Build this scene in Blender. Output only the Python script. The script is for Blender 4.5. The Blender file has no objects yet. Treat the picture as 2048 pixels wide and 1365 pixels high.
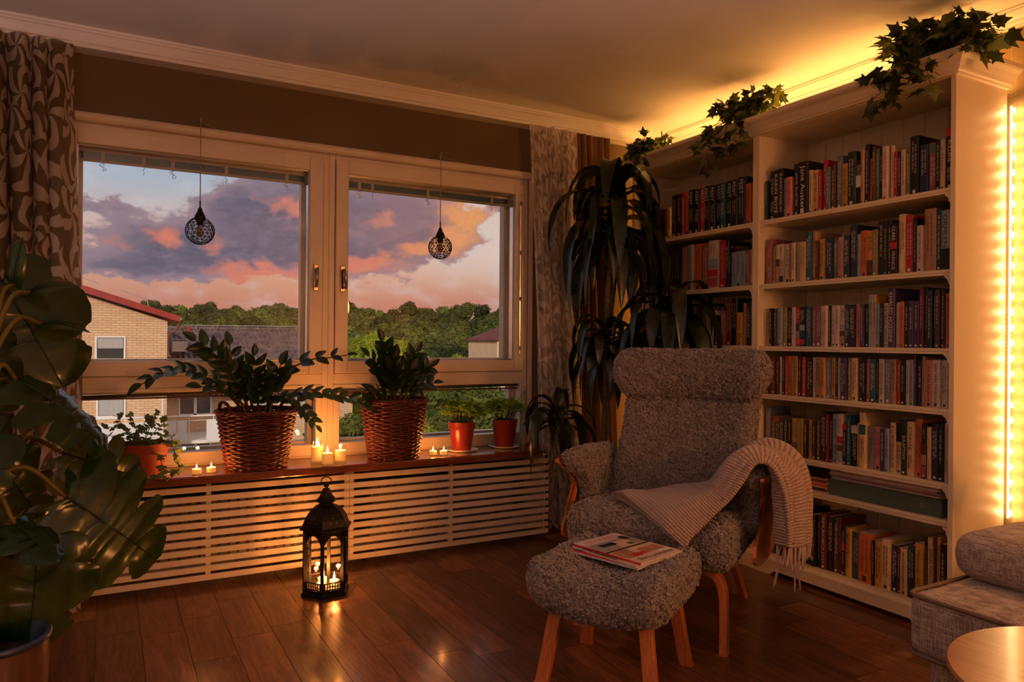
import bpy, bmesh, math, random
import numpy as np
from mathutils import Matrix, Vector, noise as mnoise

random.seed(7); RNG = np.random.default_rng(7)
PI = math.pi
scn = bpy.context.scene
COL = scn.collection

# ------------------------------------------------------------------ camera
cam = bpy.data.cameras.new('camera'); cam.sensor_width = 36.0
cam.lens = 1466.7 / 2048 * 36.0; cam.clip_start = 0.05; cam.clip_end = 2000
camo = bpy.data.objects.new('camera', cam); COL.objects.link(camo)
camo.matrix_world = (Matrix.Translation((-3.096, -3.638, 1.0714)) @ Matrix.Rotation(-math.radians(28.94), 4, 'Z')
                     @ Matrix.Rotation(PI / 2, 4, 'X') @ Matrix.Rotation(0.0085, 4, 'Z'))
scn.camera = camo
vs = scn.view_settings
vs.view_transform = 'Standard'; vs.look = 'None'; vs.exposure = 0.0; vs.gamma = 1.0; vs.use_curve_mapping = False
scn.cycles.use_denoising = True
scn.cycles.max_bounces = 5; scn.cycles.diffuse_bounces = 3; scn.cycles.glossy_bounces = 2
scn.cycles.transparent_max_bounces = 12; scn.cycles.transmission_bounces = 2
scn.cycles.use_adaptive_sampling = True; scn.cycles.adaptive_threshold = 0.07; scn.cycles.adaptive_min_samples = 12
scn.cycles.sample_clamp_indirect = 4.0; scn.cycles.caustics_reflective = False; scn.cycles.caustics_refractive = False

# ------------------------------------------------------------------ node helper
class NT:
    def __init__(s, tree): s.t = tree; s.t.nodes.clear()
    def n(s, typ, ins=None, **kw):
        nd = s.t.nodes.new(typ)
        for k, v in kw.items(): setattr(nd, k, v)
        for k, v in (ins or {}).items():
            sk = nd.inputs[k]
            if isinstance(v, bpy.types.NodeSocket): s.t.links.new(v, sk)
            else: sk.default_value = v
        return nd
    def math(s, op, a, b=0.0, c=0.0, clamp=False):
        return s.n('ShaderNodeMath', {0: a, 1: b, 2: c}, operation=op, use_clamp=clamp).outputs[0]
    def mix(s, f, a, b, blend='MIX'):
        nd = s.n('ShaderNodeMix', data_type='RGBA', blend_type=blend)
        for k, v in ((0, f), (6, a), (7, b)):
            if isinstance(v, bpy.types.NodeSocket): s.t.links.new(v, nd.inputs[k])
            else: nd.inputs[k].default_value = v if k == 0 else (tuple(v) + (1.0,))[:4]
        return nd.outputs[2]
    def smooth(s, v, a, b):
        return s.n('ShaderNodeMapRange', {0: v, 1: a, 2: b, 3: 0.0, 4: 1.0}, interpolation_type='SMOOTHSTEP').outputs[0]
    def noise(s, vec, scale, detail=3.0, rough=0.5, dist=0.0, out=0):
        return s.n('ShaderNodeTexNoise', {'Vector': vec, 'Scale': scale, 'Detail': detail, 'Roughness': rough, 'Distortion': dist}).outputs[out]

def srgb(r, g, b):
    f = lambda c: (c / 255) / 12.92 if c / 255 <= 0.04045 else ((c / 255 + 0.055) / 1.055) ** 2.4
    return (f(r), f(g), f(b))

# ------------------------------------------------------------------ sky: a sunset sky given by direction (azimuth / elevation in degrees)
w = bpy.data.worlds.new('sunset_sky'); scn.world = w; w.use_nodes = True
T = NT(w.node_tree)
g = T.n('ShaderNodeTexCoord').outputs['Generated']
sp = T.n('ShaderNodeSeparateXYZ', {0: g})
DEG = 180 / PI
az = T.math('MULTIPLY', T.math('ARCTAN2', sp.outputs[0], sp.outputs[1]), DEG)
el = T.math('MULTIPLY', T.math('ARCSINE', sp.outputs[2]), DEG)
pv = T.n('ShaderNodeCombineXYZ', {0: az, 1: T.math('MULTIPLY', el, 1.7), 2: 0.0}).outputs[0]
nz = T.noise(pv, 0.22, 7.0, 0.55)
nz2 = T.noise(pv, 0.55, 6.0, 0.6)
nz3 = T.noise(T.n('ShaderNodeVectorMath', {0: pv, 1: (31.0, 7.0, 3.0)}, operation='ADD').outputs[0], 0.33, 5.0, 0.55)
wob = T.math('MULTIPLY', T.math('SUBTRACT', nz, 0.5), 5.0)
wob2 = T.math('MULTIPLY', T.math('SUBTRACT', nz3, 0.5), 3.2)
azw = T.math('ADD', az, wob); elw = T.math('ADD', el, wob2)
def blob(a0, e0, ra, re, amp=1.0):
    x = T.math('DIVIDE', T.math('SUBTRACT', azw, a0), ra); y = T.math('DIVIDE', T.math('SUBTRACT', elw, e0), re)
    r2 = T.math('ADD', T.math('MULTIPLY', x, x), T.math('MULTIPLY', y, y))
    return T.math('MULTIPLY', T.math('EXPONENT', T.math('MULTIPLY', r2, -1.0)), amp)
def total(lst):
    s = blob(*lst[0])
    for b in lst[1:]: s = T.math('ADD', s, blob(*b))
    return s
clouds = [(10.4, 8.2, 5.0, 2.5, 1.15), (8.6, 9.7, 2.2, 1.0, .7), (-0.6, 8.9, 2.8, .5, .75), (3.2, 6.8, 3.8, 1.6, 1.05), (2.2, 4.9, 6.5, 1.0, 1.0), (8.5, 5.8, 4.5, .9, .7),
          (18.0, 8.4, 4.8, 3.2, 1.15), (22.8, 8.7, 3.6, 2.3, 1.0), (13.8, 12.0, 4.4, 1.7, .9), (28.6, 10.3, 1.8, .9, .6), (16.0, 6.0, 3.4, .8, .7),
          (-16, 7, 10, 3.2, .9), (-38, 11, 11, 3.4, .9), (44, 8, 8, 2.6, .9), (66, 12, 10, 4, .9), (-70, 9, 12, 4, .8), (95, 10, 14, 4, .8)]
den = T.math('ADD', total(clouds), T.math('MULTIPLY', T.math('SUBTRACT', nz2, 0.5), 1.15))
hi = T.math('MULTIPLY', T.smooth(el, 13.0, 30.0), T.math('SUBTRACT', nz, 0.18))
den = T.math('ADD', den, hi)
alpha = T.smooth(den, 0.30, 0.56)
ramp = T.n('ShaderNodeValToRGB', {0: T.n('ShaderNodeMapRange', {0: el, 1: -2.0, 2: 40.0}).outputs[0]})
cr = ramp.color_ramp
stops = [(0.0, srgb(188, 122, 100)), (0.11, srgb(198, 132, 112)), (0.165, srgb(214, 160, 134)), (0.235, srgb(206, 178, 170)), (0.31, srgb(172, 182, 196)), (0.46, srgb(140, 164, 192)), (1.0, srgb(104, 128, 164))]
while len(cr.elements) < len(stops): cr.elements.new(0.5)
for e, (p, c) in zip(cr.elements, stops): e.position = p; e.color = c + (1,)
base = ramp.outputs[0]
base = T.mix(T.math('MULTIPLY', T.smooth(az, 12.0, 30.0), T.smooth(el, 3.0, 7.0)), base, srgb(226, 200, 188))
base = T.mix(T.math('MULTIPLY', T.smooth(nz3, .45, .75), 0.35), base, srgb(214, 208, 210))
lit = total([(3.5, 6.9, 1.3, 1.1, 1.1), (0.2, 6.6, 1.4, .6, .6), (10.1, 10.1, 1.0, .5, .7), (12.6, 9.6, 1.7, .8, 1.1), (9.6, 4.7, 4.0, .75, 1.1), (17.0, 5.7, 4.4, .8, 1.0),
             (24.6, 9.3, 2.3, 1.9, 1.25), (18.8, 9.3, 1.1, .9, .7), (6.3, 10.9, 1.5, .4, .5), (7.0, 7.0, .8, .9, .8), (22.0, 7.1, 3.0, .7, .9), (-30, 6, 12, 2, .9), (52, 6, 12, 2, 1.0)])
mauve = T.mix(T.smooth(den, 0.55, 1.25), srgb(150, 128, 138), srgb(98, 94, 112))
mauve = T.mix(T.math('MULTIPLY', T.smooth(nz2, .42, .66), .45), mauve, srgb(140, 124, 142))
mauve = T.mix(T.math('MULTIPLY', T.smooth(az, 13.0, 22.0), .5), mauve, srgb(168, 122, 122))
litm = T.smooth(T.math('ADD', lit, T.math('MULTIPLY', T.math('SUBTRACT', nz2, .5), 1.3)), 0.30, 1.05)
cloudc = T.mix(litm, mauve, T.mix(T.smooth(az, 16.0, 26.0), srgb(212, 126, 108), srgb(232, 156, 104)))
skyc = T.mix(alpha, base, cloudc)
bg = T.n('ShaderNodeBackground', {'Color': skyc, 'Strength': 1.0})
T.t.links.new(bg.outputs[0], T.n('ShaderNodeOutputWorld').inputs[0])

w.cycles.sampling_method = 'MANUAL'; w.cycles.sample_map_resolution = 256; scn.cycles.light_sampling_threshold = 0.02

# ------------------------------------------------------------------ sun, unseen lamps behind the camera, added ceiling fill
def light(name, typ, loc, energy, color, size=None, size_y=None, rot=None, spread=None):
    l = bpy.data.lights.new(name, typ); l.energy = energy; l.color = color
    if typ == 'AREA':
        l.shape = 'RECTANGLE' if size_y else 'DISK'; l.size = size
        if size_y: l.size_y = size_y
        if spread: l.spread = spread
    elif typ == 'SUN': l.angle = size or 0.02
    else: l.shadow_soft_size = size or 0.02
    o = bpy.data.objects.new(name, l); COL.objects.link(o); o.location = loc
    if rot: o.rotation_euler = rot
    return o
light('evening_sun', 'SUN', (0, -20, 20), 2.3, (1.0, 0.80, 0.62), size=0.05, rot=(math.radians(68), 0, math.radians(-28)))
ceil_fill = light('added_ceiling_fill', 'SPOT', (-4.25, -4.0, .45), 105, (1.0, 0.76, 0.78), size=0.10, rot=(PI, 0, 0)); ceil_fill.data.spot_size = math.radians(135); ceil_fill.data.spot_blend = .12  # unseen spot added to brighten the ceiling, cone kept off the window frames
light('reading_lamp_light', 'POINT', (-4.3, -4.6, 1.35), 15, (1.0, 0.42, 0.20), size=0.28)
light('sofa_lamp_light', 'POINT', (-.80, -4.75, 1.45), 80, (1.0, 0.37, 0.10), size=0.19)
LED = (1.0, 0.38, 0.055)

# ------------------------------------------------------------------ mesh helpers
class MB:
    def __init__(s): s.v = []; s.f = []; s.m = []; s.uv = None
    def off(s): return len(s.v)
    def add(s, vs, fs, m=0):
        o = len(s.v); s.v.extend([tuple(map(float, p)) for p in vs]); s.f.extend([tuple(i + o for i in f) for f in fs]); s.m.extend([m] * len(fs)); return s
    def box(s, x0, x1, y0, y1, z0, z1, m=0):
        return s.add([(x0, y0, z0), (x1, y0, z0), (x1, y1, z0), (x0, y1, z0), (x0, y0, z1), (x1, y0, z1), (x1, y1, z1), (x0, y1, z1)],
                     [(0, 3, 2, 1), (4, 5, 6, 7), (0, 1, 5, 4), (1, 2, 6, 5), (2, 3, 7, 6), (3, 0, 4, 7)], m)
    def prism(s, poly, d, axis, m=0, o=0.0):
        # polygon in the two other axes (cyclic order), extruded along axis from o to o+d
        n = len(poly); k = 'xyz'.index(axis); vs = []
        for t in (o, o + d):
            for a, b in poly:
                p = [a, b]; p.insert(k, t); vs.append(p)
        fs = [tuple(range(n))[::-1], tuple(range(n, 2 * n))] + [(i, (i + 1) % n, n + (i + 1) % n, n + i) for i in range(n)]
        return s.add(vs, fs, m)
    def tube(s, pts, r, n=6, cap=True, m=0, closed=False):
        pts = [Vector(p) for p in pts]; k = len(pts)
        rs = r if hasattr(r, '__len__') else [r] * k
        up = None; vs = []; fs = []
        for i in range(k):
            if closed: d = (pts[(i + 1) % k] - pts[i - 1])
            else: d = pts[min(i + 1, k - 1)] - pts[max(i - 1, 0)]
            d = d.normalized() if d.length > 1e-9 else Vector((0, 0, 1))
            if up is None:
                up = d.orthogonal().normalized()
            else:
                up = (up - d * up.dot(d)); up = up.normalized() if up.length > 1e-6 else d.orthogonal().normalized()
            b = d.cross(up)
            for j in range(n):
                a = 2 * PI * j / n; vs.append(pts[i] + (up * math.cos(a) + b * math.sin(a)) * rs[i])
        for i in range(k if closed else k - 1):
            i2 = (i + 1) % k
            for j in range(n): fs.append((i * n + j, i * n + (j + 1) % n, i2 * n + (j + 1) % n, i2 * n + j))
        if cap and not closed: fs.append(tuple(range(n))[::-1]); fs.append(tuple((k - 1) * n + j for j in range(n)))
        return s.add(vs, fs, m)
    def lathe(s, prof, n=24, c=(0, 0, 0), m=0, cap0=False, cap1=False, rot=0.0):
        vs = []; fs = []
        for r, z in prof:
            for j in range(n):
                a = 2 * PI * j / n + rot; vs.append((c[0] + r * math.cos(a), c[1] + r * math.sin(a), c[2] + z))
        for i in range(len(prof) - 1):
            for j in range(n): fs.append((i * n + j, i * n + (j + 1) % n, (i + 1) * n + (j + 1) % n, (i + 1) * n + j))
        if cap0: fs.append(tuple(range(n))[::-1])
        if cap1: fs.append(tuple((len(prof) - 1) * n + j for j in range(n)))
        return s.add(vs, fs, m)
    def grid(s, P, m=0, closed_u=False, closed_v=False):
        P = np.asarray(P, float); nu, nv = P.shape[:2]; o = len(s.v)
        s.v.extend(map(tuple, P.reshape(-1, 3)))
        fs = []
        for i in range(nu if closed_u else nu - 1):
            i2 = (i + 1) % nu
            for j in range(nv if closed_v else nv - 1):
                j2 = (j + 1) % nv; fs.append((o + i * nv + j, o + i2 * nv + j, o + i2 * nv + j2, o + i * nv + j2))
        s.f.extend(fs); s.m.extend([m] * len(fs)); return s
    def mesh(s, name, mats, smooth=False):
        me = bpy.data.meshes.new(name); me.from_pydata(s.v, [], s.f)
        for mt in (mats if isinstance(mats, (list, tuple)) else [mats]): me.materials.append(mt)
        if len(set(s.m)) > 1: me.polygons.foreach_set('material_index', s.m)
        if smooth: me.polygons.foreach_set('use_smooth', [True] * len(me.polygons))
        if s.uv is not None:
            ul = me.uv_layers.new(name='UVMap'); li = np.empty(len(me.loops), int); me.loops.foreach_get('vertex_index', li)
            ul.data.foreach_set('uv', np.asarray(s.uv, float)[li].ravel())
        me.update(); return me
    def build(s, name, mats, parent=None, smooth=False, loc=(0, 0, 0), rz=0.0, bevel=0.0, auto=None):
        o = bpy.data.objects.new(name, s.mesh(name, mats, smooth)); COL.objects.link(o); o.location = loc; o.rotation_euler = (0, 0, rz)
        if parent is not None: o.parent = parent
        if bevel: b = o.modifiers.new('bevel', 'BEVEL'); b.width = bevel; b.segments = 2; b.limit_method = 'ANGLE'
        if auto: o.data.set_sharp_from_angle(angle=auto)
        return o

def link_mesh(name, me, parent=None, mat=None):
    o = bpy.data.objects.new(name, me); COL.objects.link(o)
    if parent is not None: o.parent = parent
    if mat is not None: o.matrix_local = mat
    return o
def tag(o, label=None, cat=None, group=None, kind=None):
    for k, v in (('label', label), ('category', cat), ('group', group), ('kind', kind)):
        if v: o[k] = v
    return o
def thing(name, label, cat, loc=(0, 0, 0), rz=0.0, group=None, kind=None):
    o = bpy.data.objects.new(name, None); COL.objects.link(o); o.location = loc; o.rotation_euler = (0, 0, rz); o.empty_display_size = 0.05
    return tag(o, label, cat, group, kind)
def struct(o): o['kind'] = 'structure'; return o
def copy_tree(o, parent=None):
    c = o.copy(); COL.objects.link(c); c.parent = parent
    for ch in list(o.children): copy_tree(ch, c)
    return c
def frame(pos, ydir, nrm, sc=1.0):
    y = Vector(ydir).normalized(); z = Vector(nrm); z = z - y * z.dot(y)
    z = z.normalized() if z.length > 1e-5 else y.orthogonal().normalized(); x = y.cross(z)
    m = Matrix((x, y, z)).transposed().to_4x4() @ Matrix.Scale(sc, 4); m.translation = Vector(pos); return m
def bez(pts, n=12):
    # Catmull-Rom through points
    pts = [np.array(p, float) for p in pts]; P = [2 * pts[0] - pts[1]] + pts + [2 * pts[-1] - pts[-2]]; out = []
    for i in range(1, len(P) - 2):
        for k in range(n):
            t = k / n; a, b, c, d = P[i - 1], P[i], P[i + 1], P[i + 2]
            out.append(0.5 * (2 * b + (c - a) * t + (2 * a - 5 * b + 4 * c - d) * t * t + (3 * b - a - 3 * c + d) * t ** 3))
    out.append(pts[-1]); return out

# vectorised value noise
_perm = RNG.random(4096)
def vnoise(p):
    p = np.asarray(p, float); i = np.floor(p).astype(int); f = p - i; f = f * f * (3 - 2 * f)
    def h(a, b, c): return _perm[((a * 73856093) ^ (b * 19349663) ^ (c * 83492791)) & 4095]
    x, y, z = i[..., 0], i[..., 1], i[..., 2]; fx, fy, fz = f[..., 0], f[..., 1], f[..., 2]
    L = lambda a, b, t: a + (b - a) * t
    return L(L(L(h(x, y, z), h(x + 1, y, z), fx), L(h(x, y + 1, z), h(x + 1, y + 1, z), fx), fy),
             L(L(h(x, y, z + 1), h(x + 1, y, z + 1), fx), L(h(x, y + 1, z + 1), h(x + 1, y + 1, z + 1), fx), fy), fz)

# ------------------------------------------------------------------ materials
def M(name, col, rough=0.5, metal=0.0, spec=0.5, var=0.0, vscale=6.0, vdetail=4.0, col2=None, bump=0.0, bscale=60.0, stretch=(1, 1, 1), sheen=0.0, coat=0.0,
      sub=0.0, transl=0.0, emit=None, estr=0.0, objrand=0.0, alpha=1.0):
    m = bpy.data.materials.new(name); m.use_nodes = True; t = NT(m.node_tree)
    out = t.n('ShaderNodeOutputMaterial'); b = t.n('ShaderNodeBsdfPrincipled')
    b.inputs['Roughness'].default_value = rough; b.inputs['Metallic'].default_value = metal; b.inputs['Specular IOR Level'].default_value = spec
    if sheen: b.inputs['Sheen Weight'].default_value = sheen; b.inputs['Sheen Roughness'].default_value = 0.4
    if coat: b.inputs['Coat Weight'].default_value = coat; b.inputs['Coat Roughness'].default_value = 0.15
    vec = t.n('ShaderNodeMapping', {0: t.n('ShaderNodeTexCoord').outputs['Object'], 3: stretch}).outputs[0]
    c = None
    if var or col2:
        lo = tuple(x * (1 - var) for x in col); hi_ = col2 if col2 else tuple(min(1, x * (1 + var)) for x in col)
        c = t.mix(t.smooth(t.noise(vec, vscale, vdetail, .55), .3, .7), lo, hi_)
    if objrand:
        r = t.n('ShaderNodeObjectInfo').outputs['Random']
        c = t.n('ShaderNodeHueSaturation', {'Hue': t.math('ADD', .5, t.math('MULTIPLY', t.math('SUBTRACT', r, .5), objrand * .12)), 'Saturation': 1.0,
                'Value': t.math('ADD', 1.0, t.math('MULTIPLY', t.math('SUBTRACT', r, .5), objrand * 1.2)), 'Color': c if c else (tuple(col) + (1,))}).outputs[0]
    if c: t.t.links.new(c, b.inputs['Base Color'])
    else: b.inputs['Base Color'].default_value = tuple(col) + (1,)
    if bump:
        bn = t.n('ShaderNodeBump', {'Strength': min(1.0, bump), 'Distance': 0.004, 'Height': t.noise(vec, bscale, 3.0, .6)})
        t.t.links.new(bn.outputs[0], b.inputs['Normal'])
    if emit: b.inputs['Emission Color'].default_value = tuple(emit) + (1,); b.inputs['Emission Strength'].default_value = estr
    sh = b.outputs[0]
    if transl:
        tr = t.n('ShaderNodeBsdfTranslucent', {'Color': tuple(min(1, x * 1.6) for x in col) + (1,)})
        sh = t.n('ShaderNodeMixShader', {0: transl, 1: sh, 2: tr.outputs[0]}).outputs[0]
    if alpha < 1: sh = t.n('ShaderNodeMixShader', {0: alpha, 1: t.n('ShaderNodeBsdfTransparent').outputs[0], 2: sh}).outputs[0]
    t.t.links.new(sh, out.inputs[0]); return m

def wood(name, c1, c2, rough=.4, scale=8.0, stretch=(1, 1, 12), rand=False, coat=0.0, bump=.15):
    m = bpy.data.materials.new(name); m.use_nodes = True; t = NT(m.node_tree)
    b = t.n('ShaderNodeBsdfPrincipled', {'Roughness': rough}); b.inputs['Coat Weight'].default_value = coat; b.inputs['Coat Roughness'].default_value = .12
    tc = t.n('ShaderNodeTexCoord').outputs['Object']
    if rand:
        r = t.n('ShaderNodeObjectInfo').outputs['Random']
        tc = t.n('ShaderNodeVectorMath', {0: tc, 1: t.n('ShaderNodeCombineXYZ', {0: t.math('MULTIPLY', r, 37.0), 1: t.math('MULTIPLY', r, 91.0), 2: t.math('MULTIPLY', r, 13.0)}).outputs[0]}, operation='ADD').outputs[0]
    v = t.n('ShaderNodeMapping', {0: tc, 3: stretch}).outputs[0]
    n1 = t.noise(v, scale, 5.0, .6, 1.2); n2 = t.noise(v, scale * 7, 3.0, .6)
    rings = t.math('FRACT', t.math('MULTIPLY', t.noise(v, scale * .35, 2.0, .5, .4), 9.0))
    rings = t.smooth(t.math('ABSOLUTE', t.math('SUBTRACT', rings, .5)), .0, .5)
    f = t.math('ADD', t.math('MULTIPLY', n1, .55), t.math('ADD', t.math('MULTIPLY', n2, .38), t.math('MULTIPLY', rings, .12)))
    c = t.mix(t.smooth(f, .3, .8), c1, c2)
    if rand:
        r = t.n('ShaderNodeObjectInfo').outputs['Random']
        c = t.n('ShaderNodeHueSaturation', {'Value': t.math('ADD', .62, t.math('MULTIPLY', r, .8)), 'Color': c}).outputs[0]
    t.t.links.new(c, b.inputs['Base Color'])
    bn = t.n('ShaderNodeBump', {'Strength': bump, 'Distance': .002, 'Height': f}); t.t.links.new(bn.outputs[0], b.inputs['Normal'])
    t.t.links.new(b.outputs[0], t.n('ShaderNodeOutputMaterial').inputs[0]); return m

def glass(name, tint=(1, 1, 1), rough=0.0, refl=1.0):
    m = bpy.data.materials.new(name); m.use_nodes = True; t = NT(m.node_tree)
    fc = t.n('ShaderNodeLayerWeight', {'Blend': .5}).outputs['Facing']
    fr = t.math('MULTIPLY', t.math('ADD', .035, t.math('MULTIPLY', t.math('POWER', fc, 5.0), .75)), refl)
    s = t.n('ShaderNodeMixShader', {0: fr, 1: t.n('ShaderNodeBsdfTransparent', {'Color': tuple(tint) + (1,)}).outputs[0], 2: t.n('ShaderNodeBsdfGlossy', {'Roughness': rough}).outputs[0]})
    t.t.links.new(s.outputs[0], t.n('ShaderNodeOutputMaterial').inputs[0]); return m

WHITE = M('white_paint', (.80, .78, .74), .42, var=.04, vscale=3)
FRAMEW = M('window_frame_paint', (.72, .62, .50), .35, var=.05, vscale=4)
CEIL = M('ceiling_paint', (.74, .73, .72), .9, var=.03, vscale=2, bump=.15, bscale=220)
TAUPE = M('taupe_wall_paint', (.15, .105, .055), .85, var=.06, vscale=2, bump=.12, bscale=200)
BLACK = M('black_metal', (.018, .016, .016), .42, metal=.6, bump=.15, bscale=120)
DARKV = M('dark_void', (.02, .018, .016), .8)
CHROME = M('chrome', (.75, .72, .68), .18, metal=1.0)
BRASS = M('brass', (.6, .42, .18), .3, metal=1.0)
GLASS = glass('window_glass', (.985, .99, .985))
CLEARG = glass('clear_glass', (.97, .97, .95), 0.02)
# ================================================================== THE ROOM
H = 2.363; XL, YB = -5.3, -5.7
FLOORW = wood('walnut_floor', srgb(84, 48, 32), srgb(150, 96, 66), rough=.30, scale=4.0, stretch=(7, .8, 1), rand=True, coat=.22, bump=.05)
BASEW = wood('walnut_subfloor', srgb(60, 30, 18), srgb(96, 54, 32), rough=.35, scale=5.0, stretch=(5, .7, 1))
floor = struct(MB().box(XL, 0, YB, 0, -.25, -.004).build('floor', BASEW))
floor['label'] = 'dark walnut plank floor with satin sheen'; floor['category'] = 'floor'
plank_cache = {}
yw = .142; x = -4.4; ci = 0
prng = random.Random(3)
while x < -.02:
    y = 0.0 - (prng.random() * .5 + .15)
    top = 0.0
    while top > -3.7:
        L = round(top - y, 2)
        k = (L,)
        if k not in plank_cache:
            g_ = .0009
            m_ = MB().box(0 + g_, min(yw, 9) - g_, -L + g_, -g_, -.004, 0); plank_cache[k] = m_.mesh('plank', FLOORW)
        link_mesh('plank', plank_cache[k], floor, Matrix.Translation((x, top, 0)))
        top = round(top - L, 4); y = top - prng.choice((.42, .55, .68, .8, .95))
    x += yw
ceil = struct(MB().box(XL, 0, YB, 0, H, H + .2).build('ceiling', CEIL))
# window wall with its opening
WX0, WX1, WZ0, WZ1 = -3.34, -.985, .455, 2.03
wm = MB().box(XL, WX0, 0, .22, 0, H).box(WX1, .25, 0, .22, 0, H).box(WX0, WX1, 0, .22, 0, WZ0).box(WX0, WX1, 0, .22, WZ1, H)
struct(wm.build('wall_window', TAUPE))
# wallpaper with pale feather sprays on the bookcase wall
mp = bpy.data.materials.new('feather_wallpaper'); mp.use_nodes = True; t = NT(mp.node_tree)
oc = t.n('ShaderNodeSeparateXYZ', {0: t.n('ShaderNodeTexCoord').outputs['Object']})
wy, wz = oc.outputs[1], oc.outputs[2]
cell = t.math('DIVIDE', t.math('ADD', wy, t.math('MULTIPLY', t.math('SINE', t.math('MULTIPLY', wz, 5.0)), .012)), .062)
fx = t.math('ABSOLUTE', t.math('SUBTRACT', t.math('FRACT', cell), .5))
barb = t.math('FRACT', t.math('ADD', t.math('MULTIPLY', wz, 64.0), t.math('MULTIPLY', fx, -3.2)))
taper = t.math('MULTIPLY', t.math('FRACT', t.math('ADD', t.math('MULTIPLY', wz, 2.1), t.math('MULTIPLY', t.math('FLOOR', cell), .37))), .36)
mask = t.math('MULTIPLY', t.math('GREATER_THAN', barb, .42), t.math('LESS_THAN', fx, taper))
mask = t.math('MAXIMUM', mask, t.math('LESS_THAN', fx, .025))
nn = t.noise(t.n('ShaderNodeTexCoord').outputs['Object'], 30, 3)
colr = t.mix(t.math('MULTIPLY', mask, t.math('ADD', .4, t.math('MULTIPLY', nn, .6))), (.24, .155, .065), (.36, .25, .12))
pb = t.n('ShaderNodeBsdfPrincipled', {'Base Color': colr, 'Roughness': .7}); t.t.links.new(pb.outputs[0], t.n('ShaderNodeOutputMaterial').inputs[0])
struct(MB().box(0, .2, YB, .0, 0, H).build('wall_right', mp))
PLAIN = M('pale_wall_paint', (.55, .48, .40), .85)
struct(MB().box(XL - .2, XL, YB, .22, 0, H).build('wall_left', PLAIN))
struct(MB().box(XL, .2, YB - .2, YB, 0, H).build('wall_back', PLAIN))
# cornices
prof = [(0, H), (-.122, H), (-.122, H - .010), (-.114, H - .014), (-.114, H - .020), (-.107, H - .024), (-.100, H - .036), (-.092, H - .052), (-.092, H - .060), (-.084, H - .063), (-.084, H - .078), (0, H - .078)]
struct(MB().prism(prof, -XL, 'x', o=XL).build('trim_1', WHITE))
prof2 = [(0, H), (-.085, H), (-.085, H - .007), (-.078, H - .010), (-.078, H - .015), (-.066, H - .019), (-.050, H - .027), (-.036, H - .037), (-.036, H - .042), (-.014, H - .045), (-.014, H - .055), (0, H - .055)]
mm = MB(); n_ = len(prof2); vs_ = []
for yy in (YB, -.0):
    for a, b in prof2: vs_.append((a, yy, b))
mm.add(vs_, [tuple(range(n_)), tuple(range(n_, 2 * n_))[::-1]] + [(i, n_ + i, n_ + (i + 1) % n_, (i + 1) % n_) for i in range(n_)])
struct(mm.build('trim_2', WHITE))
struct(MB().box(-.016, 0, YB, -.0, 0, .09).build('baseboard_right', WHITE))
struct(MB().box(XL, 0, -.014, 0, 0, .09).build('baseboard_window', WHITE))

# ------------------------------------------------------------------ the two windows
def ring(mb, x0, x1, z0, z1, wl, wr, wt, wb, y0, y1):
    mb.box(x0, x0 + wl, y0, y1, z0, z1); mb.box(x1 - wr, x1, y0, y1, z0, z1)
    mb.box(x0 + wl, x1 - wr, y0, y1, z1 - wt, z1); mb.box(x0 + wl, x1 - wr, y0, y1, z0, z0 + wb)
HANDLEM = M('aged_metal', (.30, .24, .17), .25, metal=1.0)
def make_window(name, X0, X1, gx0, gx1, lx0, lx1, hx, hs, label):
    r = thing(name, label, 'window', (X0, 0, .49), kind='structure'); L = Matrix.Translation((-X0, 0, -.49))
    def b(mb, nm, mat, bev=.003, par=None):
        o = mb.build(nm, mat, par or r, bevel=bev); o.data.transform(L); return o
    f = MB(); ring(f, X0, X1, .455, 2.0, .03, .03, .028, .04, .004, .10); f.box(X0 + .03, X1 - .03, .004, .10, .845, .90); b(f, 'frame', FRAMEW)
    s = MB(); ring(s, X0 + .032, X1 - .032, .902, 1.972, gx0 - X0 - .032, X1 - .032 - gx1, 1.972 - 1.903, .965 - .902, -.012, .055)
    sash = b(s, 'upper_sash', FRAMEW, .004)
    be = MB(); ring(be, gx0 - .001, gx1 + .001, .964, 1.904, .006, .006, .006, .006, .012, .05); b(be, 'glazing_bead', CHROME, 0, sash)
    b(MB().box(gx0, gx1, .038, .042, .965, 1.903), 'pane', GLASS, 0, sash)
    s2 = MB(); ring(s2, X0 + .03, X1 - .03, .495, .847, lx0 - X0 - .03, X1 - .03 - lx1, .847 - .828, .552 - .495, .0, .055)
    ls = b(s2, 'lower_sash', FRAMEW, .004)
    b(MB().box(lx0, lx1, .038, .042, .552, .828), 'pane', GLASS, 0, ls)
    of = MB(); ring(of, X0 + .03, X1 - .03, .90, 1.97, gx0 - X0 - .01, X1 - gx1 - .012, .07, .075, .10, .15)
    ring(of, X0 + .03, X1 - .03, .495, .847, lx0 - X0 - .01, X1 - lx1 - .012, .03, .065, .10, .15); b(of, 'outer_frame', FRAMEW)
    # handle: backplate and turned-down lever
    hp = MB(); hp.box(hx - .012, hx + .012, -.020, -.011, 1.31, 1.44); h = b(hp, 'handle_plate', HANDLEM, .003)
    lv = MB(); lv.tube([(hx, -.012, 1.415), (hx, -.048, 1.415)], .008, 8); lv.tube(bez([(hx, -.045, 1.418), (hx + hs * .004, -.052, 1.39), (hx + hs * .006, -.050, 1.35), (hx + hs * .006, -.046, 1.325)], 4), [.008] * 4 + [.009] * 4 + [.0075] * 5, 8)
    o = b(lv, 'handle_lever', HANDLEM, 0, h); o.data.polygons.foreach_set('use_smooth', [True] * len(o.data.polygons))
    return r
w1 = make_window('window_1', WX0, -2.13, -3.212, -2.228, -3.245, -2.19, -2.197, -1, 'left white window with an upper sash and a lower light')
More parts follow.
